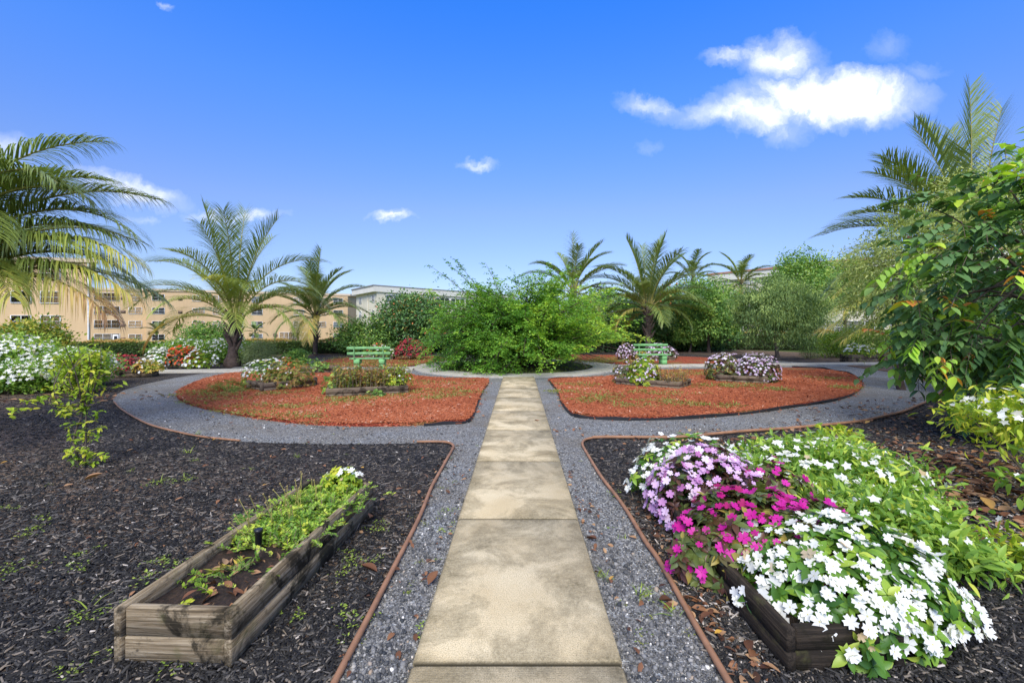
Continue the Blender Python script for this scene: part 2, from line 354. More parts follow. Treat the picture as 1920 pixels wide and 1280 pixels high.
def foliage(mb, c, rad, ncl, nleaf, size, tmpl, rng, clump=.2, hollow=.45, droop=.2, rb=(.15, .85), rj=.16, zmin=.03, updir=.6, cut=-1., mat=0):
    c = np.array(c, float); rad = np.array(rad, float)
    u = nrm(rng.normal(size=(ncl*2, 3))); u = u[u[:, 2] > cut][:ncl]; ncl = len(u)
    rr = (hollow+(1-hollow)*rng.random(ncl)**.6)*(1+.10*rng.normal(size=ncl))
    cen = c+u*rad*rr[:, None]
    cr = rng.uniform(rb[0], rb[1], ncl)
    idx = np.repeat(np.arange(ncl), nleaf); n = len(idx)
    pos = cen[idx]+rng.normal(size=(n, 3))*clump*rad*np.array([1, 1, .8])
    k = pos[:, 2] > zmin; pos = pos[k]; idx = idx[k]; n = len(idx)
    o = nrm((pos-c)/rad**2)
    f = o*.55+rng.normal(size=(n, 3))*.6+np.array([0, 0, -droop])
    up = o*.6+rng.normal(size=(n, 3))*.45+np.array([0, 0, updir])
    A = frames(f, up)*(size*rng.uniform(.65, 1.3, n))[:, None, None]
    mb.inst(tmpl, A, pos, np.clip(cr[idx]+rng.normal(0, rj, n), 0, 1), mat)
    return cen
def trunk(mb, base, top, r0, r1, limbs, rng, seg=8, bend=.1):
    base = np.array(base, float); top = np.array(top, float)
    t = np.linspace(0, 1, 9)[:, None]
    w = np.sin(t*math.pi)*rng.normal(size=(1, 3))*bend
    pts = base+(top-base)*t+w
    mb.tube(pts, r0+(r1-r0)*t[:, 0]+r0*.5*np.exp(-t[:, 0]*12), seg)
    for e in limbs:
        e = np.array(e, float); s0 = pts[rng.integers(4, 8)]
        tt = np.linspace(0, 1, 5)[:, None]
        q = s0+(e-s0)*tt+np.array([0, 0, 1])*np.sin(tt*math.pi)*.12*np.linalg.norm(e-s0)
        mb.tube(q, r1*.75*(1-.75*tt[:, 0]), 5)

def sheet(name, pts, z, mat, skirt=0., label=None):
    tri = tessellate_polygon([[Vector((p[0], p[1], 0)) for p in pts]])
    mb = MB(); v = [(p[0], p[1], z) for p in pts]
    # consistent upward winding
    fs = []
    for a, b, c in tri:
        ar = (pts[b][0]-pts[a][0])*(pts[c][1]-pts[a][1])-(pts[b][1]-pts[a][1])*(pts[c][0]-pts[a][0])
        if abs(ar) < 1e-9: continue
        fs.append((a, b, c) if ar > 0 else (a, c, b))
    mb.add(v, [i for f in fs for i in f], [3]*len(fs), .5)
    if skirt:
        n = len(pts)
        area = sum(pts[i][0]*pts[(i+1) % n][1]-pts[(i+1) % n][0]*pts[i][1] for i in range(n))
        for i in range(n):
            a, b = pts[i], pts[(i+1) % n]
            if area < 0: a, b = b, a
            mb.face([(a[0], a[1], z-skirt), (b[0], b[1], z-skirt), (b[0], b[1], z), (a[0], a[1], z)])
    return tag(mb.build(name, mat), kind='structure', label=label)
def smooth_line(pts, n=6, closed=False):
    pts = [np.array(p, float) for p in pts]; out = []
    m = len(pts)
    for i in range(m if closed else m-1):
        p0 = pts[i-1] if (closed or i > 0) else pts[0]; p1 = pts[i]; p2 = pts[(i+1) % m]; p3 = pts[(i+2) % m] if (closed or i+2 < m) else pts[-1]
        for k in range(n):
            t = k/n
            out.append(.5*((2*p1)+(-p0+p2)*t+(2*p0-5*p1+4*p2-p3)*t*t+(-p0+3*p1-3*p2+p3)*t**3))
    if not closed: out.append(pts[-1])
    return out
def inside(poly, x, y):
    poly = np.asarray(poly, float); r = np.zeros(x.shape, bool); j = len(poly)-1
    for i in range(len(poly)):
        xi, yi = poly[i]; xj, yj = poly[j]
        c = ((yi > y) != (yj > y)) & (x < (xj-xi)*(y-yi)/((yj-yi) if yj != yi else 1e-12)+xi)
        r ^= c; j = i
    return r

# ------------------------------------------------------------------ setting
mb = MB()
rings = np.concatenate([np.linspace(0, 60, 31), [80, 130, 250, 600, 1500, 4000]]); NA = 96
def gz(r): 
    t = np.clip((r-34)/26, 0, 1); return -2.0*t*t*(3-2*t)
V = []
for r in rings[1:]:
    a = np.arange(NA)/NA*2*math.pi
    V.append(np.stack([r*np.cos(a), 18+r*np.sin(a), np.full(NA, gz(r))], -1))
V = np.concatenate([[[0, 18, 0]]]+V)
L = []; T = []
for k in range(NA): L += [0, 1+k, 1+(k+1) % NA]; T.append(3)
for i in range(len(rings)-2):
    for k in range(NA):
        a = 1+i*NA; b = a+NA; k2 = (k+1) % NA
        L += [a+k, b+k, b+k2, a+k2]; T.append(4)
mb.add(V, L, T, .5)
tag(mb.build('ground', 'ground', smooth=True), kind='structure')

left_pipe = [(-.82, .3), (-.82, 1.2)]+[G(*p) for p in [(640, 1264), (689, 1170), (741.5, 1065), (762, 1024), (790, 967), (811, 914), (835, 870), (847, 849), (850, 839), (840, 832.5), (819, 831), (782, 831.5)]]
left_edge = [G(*p) for p in [(700, 833), (600, 833), (520, 831), (450, 828), (380, 821), (330, 811), (282, 798), (250, 783), (225, 767), (214, 755), (214, 745), (237, 730), (287, 717), (355, 704), (410, 697)]]
right_pipe = [(.93, .3), (.93, 1.2)]+[G(*p) for p in [(1355, 1270), (1240, 1065), (1209, 1020), (1168, 951), (1127, 898), (1103, 857), (1092, 837), (1097, 828), (1111, 824), (1148, 823), (1240, 823), (1294, 821), (1407, 811), (1559, 799), (1630, 789), (1690, 775), (1727, 760), (1752, 747)]]
right_edge = [G(*p) for p in [(1765, 735), (1757, 724), (1732, 714), (1722, 706), (1665, 697), (1615, 690), (1592, 687)]]
CC = (-.1, 18.2)
def cross(X): return 17.75+.125*X
back = [(12.9, 20.3), (11.6, 22.6), (9.3, 24.2), (5, 24.9), (0, 25.2), (-5, 24.6), (-9, 22.5), (-11, 19.5)]
gravel_poly = smooth_line(left_pipe, 4)+smooth_line(left_edge, 4)+smooth_line([(-11, 17.4)]+back[::-1][0:0], 1)+[(-11.3, 18)]+back[::-1]+[(13.6, 19.4)]+smooth_line((right_pipe+right_edge)[::-1], 4)
gravel_poly = [tuple(p) for p in gravel_poly]
sheet('gravel_path', gravel_poly, .006, 'gravel')

redL = [G(*p) for p in [(915, 713), (902, 740), (891, 770), (884, 785), (872, 792), (830, 795), (760, 799), (690, 800), (600, 798), (540, 793), (467, 783), (383, 767), (345, 755), (331, 744), (337, 733), (367, 719), (400, 708), (433, 702), (473, 699.5), (560, 697), (650, 696), (720, 696), (752, 697), (772, 704), (800, 709), (860, 711.5)]]
redR = [G(*p) for p in [(1035, 712.5), (1033, 718), (1046, 735), (1052, 752), (1062, 768), (1078, 780), (1110, 784), (1180, 787), (1300, 783.5), (1420, 773), (1500, 761), (1560, 752), (1600, 740), (1616, 727), (1613, 715), (1592, 703), (1560, 696.5), (1530, 692), (1480, 691), (1400, 692.5), (1240, 695), (1185, 698), (1172, 704), (1120, 709)]]
redBL = [G(*p) for p in [(600, 688), (700, 687.5), (770, 687), (790, 682), (835, 677), (838, 671), (760, 668), (650, 672), (600, 680)]]
redBR = [G(*p) for p in [(1020, 677), (1022, 668), (1110, 666), (1260, 669), (1345, 673), (1385, 679), (1345, 683.5), (1240, 683.5), (1165, 683.5), (1140, 681), (1080, 677)]]
REDS = [[tuple(p) for p in smooth_line(q, 4, True)] for q in (redL, redR, redBL, redBR)]
for q in REDS: sheet('red_mulch_bed', q, .05, 'red', .05)

# concrete path of cast slabs
mb = MB(); joints = [2.10+1.583*k for k in range(-2, 8)]
joints[-1] = 14.35
for a, b in zip(joints[:-1], joints[1:]):
    mb.box((-.007, (a+b)/2, .005), (.974, b-a-.014, .09), bev=.012)
mb.box((-.007, 6.6, -.03), (.95, 15.4, .09))
tag(mb.build('concrete_path', 'path'), kind='structure')
mb = MB(); ri, ro, n = 3.02, 4.0, 96
for k in range(n):
    a, b = 2*math.pi*k/n, 2*math.pi*(k+1)/n
    pa = [(CC[0]+r*math.cos(t), CC[1]+r*math.sin(t)) for r, t in ((ri, a), (ro, a), (ro, b), (ri, b))]
    mb.face([(x, y, .056) for x, y in pa])
    mb.face([(*pa[1], -.02), (*pa[2], -.02), (*pa[2], .056), (*pa[1], .056)])
    mb.face([(*pa[3], -.02), (*pa[0], -.02), (*pa[0], .056), (*pa[3], .056)])
tag(mb.build('ring_path', 'ring'), kind='structure')
for x0, x1 in ((-40, -3.98), (3.82, 40)):
    dx, dy = 1/math.hypot(1, .125), .125/math.hypot(1, .125)
    a = (x0, cross(x0)); b = (x1, cross(x1)); w = .48
    pts = [(a[0]+dy*w, a[1]-dx*w), (b[0]+dy*w, b[1]-dx*w), (b[0]-dy*w, b[1]+dx*w), (a[0]-dy*w, a[1]+dx*w)]
    sheet('cross_path', pts, .052, 'ring', .05)
sheet('grass_bed', [(CC[0]+3.03*math.cos(t), CC[1]+3.03*math.sin(t)) for t in np.arange(40)/40*2*math.pi], .03, 'soil')

# ------------------------------------------------------------------ scattered ground stuff
def scatter(n, y0, y1, pw, rng, xm=1.35, xo=1.2):
    u = rng.random(n); k = 1-pw
    Y = (y0**k+u*(y1**k-y0**k))**(1/k)
    X = rng.uniform(-1, 1, n)*(xm*Y+xo)
    return X, Y
def in_red(x, y):
    r = np.zeros(x.shape, bool)
    for q in REDS: r |= inside(q, x, y)
    return r
boxes = []                                        # filled planters, kept free of chips
rng = np.random.default_rng(21)
X, Y = scatter(430000, 1.0, 13.5, 1.75, rng, 1.75, 1.8)
ing = inside(gravel_poly, X, Y); k = ~ing
# some chips straggle over the edge
X, Y = X[k], Y[k]; n = len(X)
ln = rng.lognormal(math.log(.042), .5, n).clip(.012, .16); wd = rng.uniform(.16, .6, n)*np.minimum(ln*1.0, .04)/ .04*.036
A = yawmat(n, rng, .32, ln, np.maximum(wd, .006)*2.6, rng.uniform(.02, .07, n))
brown = np.exp(-(((X-4.6)/1.6)**2+((Y-4.6)/1.6)**2))+.7*np.exp(-(((X-1.15)/.25)**2+((Y-2.9)/.9)**2))
r = np.clip(rng.beta(1.5, 1.45, n)*.95+.45*brown*rng.random(n)+(rng.random(n) < .02)*.3, 0, 1)
mb = MB(); mb.inst(CHIP, A, np.stack([X, Y, rng.uniform(.0, .014, n)], -1), r)
tag(mb.build('mulch_chips', 'chip'), 'loose chips of black bark mulch covering the beds', 'mulch', kind='stuff')

X, Y = scatter(230000, 6.5, 16.5, 1.3, rng, 1.0, 0)
k = in_red(X, Y); X, Y = X[k], Y[k]; n = len(X)
st = rng.random(n) < .07; X = X+st*rng.normal(0, .10, n); Y = Y+st*rng.normal(0, .10, n)
patch = .5+.5*np.sin(X*1.3+np.sin(Y*1.1)*1.5)*np.sin(Y*1.6+np.sin(X*.9)*2)
Zb = np.where(in_red(X, Y), .046, .006)
ln = rng.lognormal(math.log(.055), .4, n).clip(.02, .14)
A = yawmat(n, rng, .3, ln, ln*rng.uniform(.4, 1.1, n), rng.uniform(.04, .12, n))
mb = MB(); mb.inst(CHIP, A, np.stack([X, Y, Zb+rng.uniform(0, .016, n)+.012*patch], -1), np.clip(rng.beta(2, 2.1, n)*.8+.22*patch+(rng.random(n) < .03)*.2, 0, 1))
tag(mb.build('red_mulch_chips', 'red_chip'), 'loose red dyed wood chips covering the inner beds', 'red mulch', kind='stuff')

X, Y = scatter(120000, 1.3, 9., 1.9, rng, .9, .6)
k = inside(gravel_poly, X, Y) & (np.abs(X+.007) > .50) & ~in_red(X, Y); X, Y = X[k], Y[k]; n = len(X)
s = rng.lognormal(math.log(.0056), .45, n).clip(.003, .017)
A = yawmat(n, rng, .6, s*rng.uniform(.8, 1.5, n), s, s*rng.uniform(.5, .9, n))
mb = MB(); mb.inst(ICO, A, np.stack([X, Y, .006+s*.25], -1), np.clip(rng.beta(1.8, 2.2, n)+(rng.random(n) < .025)*.5, 0, 1))
tag(mb.build('gravel_stones', 'stone'), 'loose blue grey gravel lying beside the concrete path', 'gravel', kind='stuff')

# dead leaves that nobody could count, thick under the broad-leaved tree and beside the planter
mb = MB()
def litter(n, cx, cy, sx, sy, size=.09):
    x = rng.normal(cx, sx, n); y = rng.normal(cy, sy, n); k = (np.abs(x) > .52) & (y > 1.4); x, y = x[k], y[k]
    A = yawmat(len(x), rng, .3, 1, 1, 1)*(size*rng.uniform(.5, 1.4, len(x)))[:, None, None]
    mb.inst(LEAFB, A, np.stack([x, y, rng.uniform(.012, .035, len(x))], -1), rng.random(len(x)))
litter(1500, 4.7, 4.5, .9, .8, .10); litter(500, 4.2, 5.7, 1.2, .5, .08); litter(120, 1.08, 3.1, .08, .7, .05); litter(70, 1.05, 2.4, .09, .3, .07)
litter(160, 3.0, 6.2, .8, .3, .08); litter(200, 6.5, 8.4, 1., .8); litter(60, -.85, 4., .06, 1.5, .05); litter(70, .58, 3.6, .06, 1.2, .045); litter(40, -.56, 3.6, .05, 1.2, .045)
litter(260, -3.6, 5., 2., 2., .05); litter(160, -10, 10.3, 2.5, .5, .12)
litter(200, 5.5, 6.9, 2.5, .25, .07); litter(60, 8.6, 9.4, .8, .4, .1)
for _ in range(46):                                # dead leaves on the planter soil
    sx_, w_ = rng.uniform(-.82, -.12), rng.uniform(-.2, .2); ca, sa = math.cos(1.526), math.sin(1.526)
    A = yawmat(1, rng, .5, 1, 1, 1)*rng.uniform(.03, .085); mb.inst(LEAFB, A, np.array([[-1.59+sx_*ca-w_*sa, 3.05+sx_*sa+w_*ca, .222]]), np.array([rng.uniform(.3, .95)]))
tag(mb.build('leaf_litter', 'litter'), 'brown dead leaves strewn thickly on the mulch under the broad leaved tree', 'dead leaves', kind='stuff')

# weeds: tufts of blades and creeping sprigs
mb = MB()
def tuft(x, y, z, n, spread, size, rr, tmpl=BLADE, flat=.8):
    p = np.stack([rng.normal(x, spread, n), rng.normal(y, spread*.8, n), np.full(n, z)], -1)
    f = np.stack([rng.normal(0, 1, n), rng.normal(0, 1, n), rng.uniform(.2, 1.2, n)*flat], -1)
    A = frames(f, np.tile([0, 0, 1.], (n, 1))+rng.normal(0, .2, (n, 3)))*(size*rng.uniform(.5, 1.3, n))[:, None, None]
    mb.inst(tmpl, A, p, np.clip(rng.normal(rr, .14, n), 0, 1))
for px, py, w in [(455, 765, 30), (420, 755, 40), (375, 741, 30), (480, 779, 25), (530, 785, 30), (575, 790, 25), (415, 745, 25), (600, 762, 45), (630, 755, 30), (540, 770, 25), (690, 757, 40), (620, 748, 60), (520, 733, 25), (470, 735, 25), (505, 742, 20), (780, 740, 35), (830, 735, 30), (850, 723, 40), (800, 752, 20), (650, 735, 30), (700, 752, 30), (740, 745, 25), (790, 722, 40), (840, 748, 20), (870, 740, 20),
                  (1060, 738, 30), (1110, 755, 30), (1150, 748, 30), (1200, 738, 35), (1260, 742, 40), (1320, 727, 40), (1290, 762, 30), (1360, 728, 30), (1400, 728, 30), (1180, 765, 25), (1090, 725, 25), (1230, 757, 20), (1450, 735, 20), (1240, 705, 40), (1280, 700, 40), (1310, 705, 40), (1345, 765, 30), (1540, 712, 20), (1580, 730, 15)]:
    x, y = G(px, py); s = w*y/F*.55
    for _ in range(13):
        tuft(x+rng.normal(0, s*1.5), y+rng.normal(0, s), .06, 34, .12, .075, rng.uniform(.05, .5), LEAFN, .6)
for _ in range(40):
    px, py = rng.uniform(620, 830), rng.uniform(672, 688); x, y = G(px, py); tuft(x, y, .06, 60, .3, .10, .3, LEAFN)
    px, py = rng.uniform(1030, 1180), rng.uniform(671, 683); x, y = G(px, py); tuft(x, y, .06, 60, .3, .10, .35, LEAFN)
for _ in range(230):                               # grass inside the ring
    a = rng.uniform(0, 6.28); d = 3.0*math.sqrt(rng.random()); tuft(CC[0]+d*math.cos(a), CC[1]+d*math.sin(a), .03, 40, .16, .13, .68)
for px, py, n_, sz in [(365, 865, 14, .1), (353, 850, 14, .1), (240, 887, 8, .08), (91, 912, 6, .08), (1130, 1085, 22, .07), (1205, 1118, 22, .08), (1165, 1010, 9, .05), (165, 1145, 5, .12), (560, 858, 12, .08), (475, 880, 9, .08), (370, 815, 10, .08), (350, 895, 10, .07), (300, 905, 14, .08), (1260, 1150, 10, .12)]:
    x, y = G(px, py); tuft(x, y, .008, n_, .025, sz, .9, BLADE, 1.2)
for px, py in [(75, 990), (95, 975), (60, 1000), (150, 1045), (140, 1060), (45, 1065), (20, 1075), (295, 1050), (285, 1080), (310, 1070), (205, 1145), (115, 1180), (655, 1150), (660, 1060), (655, 1045), (690, 1048), (650, 1185), (350, 1230), (220, 1230), (640, 1075), (290, 910), (320, 905), (345, 900), (640, 975), (715, 985), (700, 1000), (820, 960), (1215, 880), (1480, 1190), (1500, 1225), (130, 1275), (545, 1170), (20, 955), (840, 990), (800, 1190), (1140, 925)]:
    x, y = G(px, py)
    for _ in range(3): tuft(x+rng.normal(0, .05), y+rng.normal(0, .05), .02, 12, .03, .02, .8, LEAF1, .3)
for _ in range(120):
    x, y = scatter(1, 2.2, 7, 1.5, rng, .5, 0); x, y = x[0], y[0]
    if .52 < abs(x) < .9 or abs(x) > 2: tuft(x, y, .01, 10, .02, .017, .5, LEAF1, .3)
tag(mb.build('weeds', 'weed'), 'low weeds and dry grass tufts growing through mulch and gravel', 'weeds', kind='stuff')

# ------------------------------------------------------------------ pipes and edging
def line_thing(name, pts, rad, mat, label, cat, z=None, n=5):
    mb = MB(); q = smooth_line([(p[0], p[1], rad*1.05+.004 if z is None else z) for p in pts], n)
    q = np.array(q); q[:, 2] += np.abs(np.sin(q[:, 1]*2.1+q[:, 0]))*.008
    mb.tube(q, rad, 10, cap=True); return tag(mb.build(name, mat, smooth=True), label, cat)
line_thing('edging_pipe', left_pipe, .017, 'pipe', 'brown plastic pipe edging the black mulch beside the bare weathered planter', 'pipe')
line_thing('edging_pipe', right_pipe[:11], .017, 'pipe', 'straight brown plastic pipe between the gravel and the overflowing flower planter', 'pipe')
line_thing('edging_pipe', right_pipe[10:]+right_edge[:1], .022, 'pipe', 'brown pipe following the outer curve of gravel towards the broad leaved tree', 'pipe')
line_thing('edging_pipe', right_edge[2:], .022, 'pipe', 'thin brown pipe behind the broad leaved tree where gravel meets the cross path', 'pipe')
line_thing('edging_pipe', left_edge[3:10], .014, 'pipe', 'thin half buried brown strip along the outer curve of gravel near the sapling', 'pipe')
def wall_line(pts, h, t, label):
    q = [np.array(p) for p in smooth_line(pts, 5)]; mb = MB()
    hs = [h*(.65+.35*math.sin(i*.45)**2) for i in range(len(q))]
    nn = []
    for i in range(len(q)):
        d = q[min(i+1, len(q)-1)]-q[max(i-1, 0)]; d = d/np.linalg.norm(d); nn.append(np.array([-d[1], d[0]])*t/2)
    for i in range(len(q)-1):
        a, b, na, nb = q[i], q[i+1], nn[i], nn[i+1]; ha, hb = hs[i], hs[i+1]
        A0, A1 = a-na, a+na; B0, B1 = b-nb, b+nb
        mb.face([(*A0, 0), (*B0, 0), (*B0, hb), (*A0, ha)]); mb.face([(*B1, 0), (*A1, 0), (*A1, ha), (*B1, hb)])
        mb.face([(*A0, ha), (*B0, hb), (*B1, hb), (*A1, ha)])
    return tag(mb.build('landscape_edging', 'edging'), label, 'edging')
wall_line([G(*p) for p in [(916, 713.5), (903, 740), (892, 771), (885, 787), (873, 794), (830, 797), (795, 799.5)]], .065, .012, 'black plastic strip at the rounded corner of the red bed near the dark timber planter')
wall_line([G(*p) for p in [(1090, 709.5), (1036, 711.5), (1031.5, 718), (1045, 736), (1050.5, 753), (1060.5, 769), (1076, 782), (1110, 786), (1180, 789), (1300, 785.5), (1420, 774.5), (1500, 762.5), (1560, 753.5), (1602, 741)]], .07, .012, 'long black plastic strip curving round the red bed with lilac flowers')
wall_line([G(*p) for p in [(1618, 727), (1614, 714), (1592, 702), (1560, 695.5), (1530, 691), (1485, 690)]], .09, .012, 'black plastic strip where the red bed meets the cross path near the lilac domes')
wall_line([G(*p) for p in [(1030, 676), (1080, 676), (1140, 680.5), (1160, 683.5)]], .07, .012, 'short black plastic strip at the red bed behind the big round bush')

# fallen leaves one can pick out
FL = [(803, 1103, .2, .11, .45, 'curled brown dead leaf on gravel touching the concrete path edge'), (707, 1078, .5, .12, .3, 'rolled reddish brown dead leaf on black mulch beside the straight brown pipe'),
      (700, 972, .8, .13, .6, 'pale tan curled leaf at the far end of the weathered planter'), (157, 904, .1, .15, .8, 'long tan dead leaf on black mulch in front of the sapling'),
      (1012, 795, .4, .12, .55, 'small brown dead leaf lying on top of the concrete path'), (1260, 1133, .6, .10, .15, 'dark maroon dead leaf leaning on the brown pipe by the flower planter'),
      (1268, 1080, .1, .16, .75, 'large tan rolled leaf on mulch beside the magenta flowers'), (1100, 1014, .9, .10, .35, 'dark brown leaf on gravel beside a concrete slab joint'),
      (1860, 960, .2, .17, .97, 'orange dead leaf on the brown litter below the lime shrub')]
for px, py, a, s, rr, lab in FL:
    x, y = G(px, py); mb = MB()
    t = big_leaf(.26, -.18, .9, 6); A = frames(np.array([[math.cos(a*6), math.sin(a*6), .12]]), np.array([[.1, .1, 1.]]))*s
    mb.inst(t, A, np.array([[0, 0, .012]]), np.array([rr])); tag(mb.build('fallen_leaf', 'litter', loc=(x, y, .012), smooth=True), lab, 'leaf')

# ------------------------------------------------------------------ planters
def planter(label, center, yaw, Ln, Wd, h, mat, courses=2, t=.045, posts=False, soil_z=None, name='planter_box', zfloor=0.):
    e = empty(name, (center[0], center[1], zfloor), label, 'planter', yaw)
    ch = h/courses
    for c_ in range(courses):
        z = ch*c_+ch/2
        for s in (1, -1):
            mb = MB(); mb.box((0, 0, 0), (Ln, t, ch-.006), bev=.006); mb.build('plank', mat, e, loc=(random.uniform(-.003, .003), s*(Wd/2-t/2)+random.uniform(-.003, .003), z))
            mb = MB(); mb.box((0, 0, 0), (Wd-2*t-.006, t, ch-.006), bev=.006)
            mb.build('plank', mat, e, loc=(s*(Ln/2-t/2-.012), random.uniform(-.003, .003), z-.004), rotz=math.pi/2)
    if posts:
        for sx in (1, -1):
            for sy in (1, -1):
                mb = MB(); mb.box((0, 0, 0), (.07, .07, h+.02), bev=.006); mb.build('corner_post', mat, e, loc=(sx*(Ln/2+.03), sy*(Wd/2-.05), h/2+.01))
    mb = MB(); nx, ny = 24, 10
    xs = np.linspace(-Ln/2+t, Ln/2-t, nx); ys = np.linspace(-Wd/2+t, Wd/2-t, ny)
    zz = (h*.62 if soil_z is None else soil_z)+RNG.normal(0, .012, (nx, ny))
    v = np.stack([np.repeat(xs, ny), np.tile(ys, nx), zz.ravel()], -1)
    q = [(i*ny+j, (i+1)*ny+j, (i+1)*ny+j+1, i*ny+j+1) for i in range(nx-1) for j in range(ny-1)]
    mb.add(v, q, [4]*len(q), .5); mb.build('soil', 'soil', e, smooth=True)
    return e
def by_corner(p0, p1, depth):                     # front edge p0->p1, the box lies on its left-hand side (away from the eye)
    d = np.array(p1)-np.array(p0); L_ = np.linalg.norm(d); d = d/L_; n_ = np.array([-d[1], d[0]])
    return tuple((np.array(p0)+np.array(p1))/2+n_*depth/2), math.atan2(d[1], d[0]), L_
P1c = (-1.59, 3.05); P1yaw = math.atan2(1.78, .08)
planter('long weathered grey plank planter of weeds with bare soil at its open end', P1c, P1yaw, 1.82, .58, .275, 'wood', t=.042, soil_z=.20)
P2yaw = math.atan2(1.9, -.07)
planter('dark stained plank planter almost hidden under white, magenta and lilac flowers', (1.475, 3.1), P2yaw, 2.0, .56, .215, 'wood_dark', t=.045)
c_, yw, l_ = by_corner((-6.1, 10.9), (-5.36, 12.0), .75); planter('short timber planter of withered bronze flowers with a square corner post', c_, yw, l_, .75, .26, 'wood_far', posts=True); PA = c_
c_, yw, l_ = by_corner((-8.0, 15.0), (-6.15, 15.45), .6); planter('low log ended planter behind the bronze flower planter, nearest the cross path', c_, yw, l_, .6, .27, 'wood_far'); PA2 = c_
c_, yw, l_ = by_corner((-4.23, 9.96), (-2.57, 10.58), .8); planter('dark timber planter of yellow green plants in front of a green bench', c_, yw, l_, .8, .25, 'wood_far'); PB = c_
PByaw = yw
c_, yw, l_ = by_corner((2.61, 12.3), (3.98, 11.28), 1.0); planter('timber planter with a half dead planting and one bushy white flowered plant', c_, yw, l_, 1.0, .24, 'wood_far'); PC = c_; PCyaw = yw
c_, yw, l_ = by_corner((5.6, 12.95), (6.75, 12.35), 1.1); planter('timber planter under two big domes of lilac flowers on red mulch', c_, yw, l_, 1.1, .25, 'wood_far'); PD = c_
planter('small dark planter of pink and white flowers seen through a bench back', (-6.7, 22.0), .1, 1.3, .7, .22, 'wood_far')
planter('dark planter behind the green bench that faces the eye', (6.35, 21.6), .0, 1.9, .7, .22, 'wood_far')
planter('brown board planter of white flowers by the clipped hedge', (15.3, 20.5), .1, 1.25, .7, .38, 'wood_far')
planter('brown board planter of withered plants beside the white flowered board planter', (17.0, 20.7), .1, 1.5, .7, .38, 'wood_far')
planter('small board planter of dark red flowers beside the yellow green shrub', (-12.35, 14.7), .35, 1.0, .6, .24, 'wood_far')

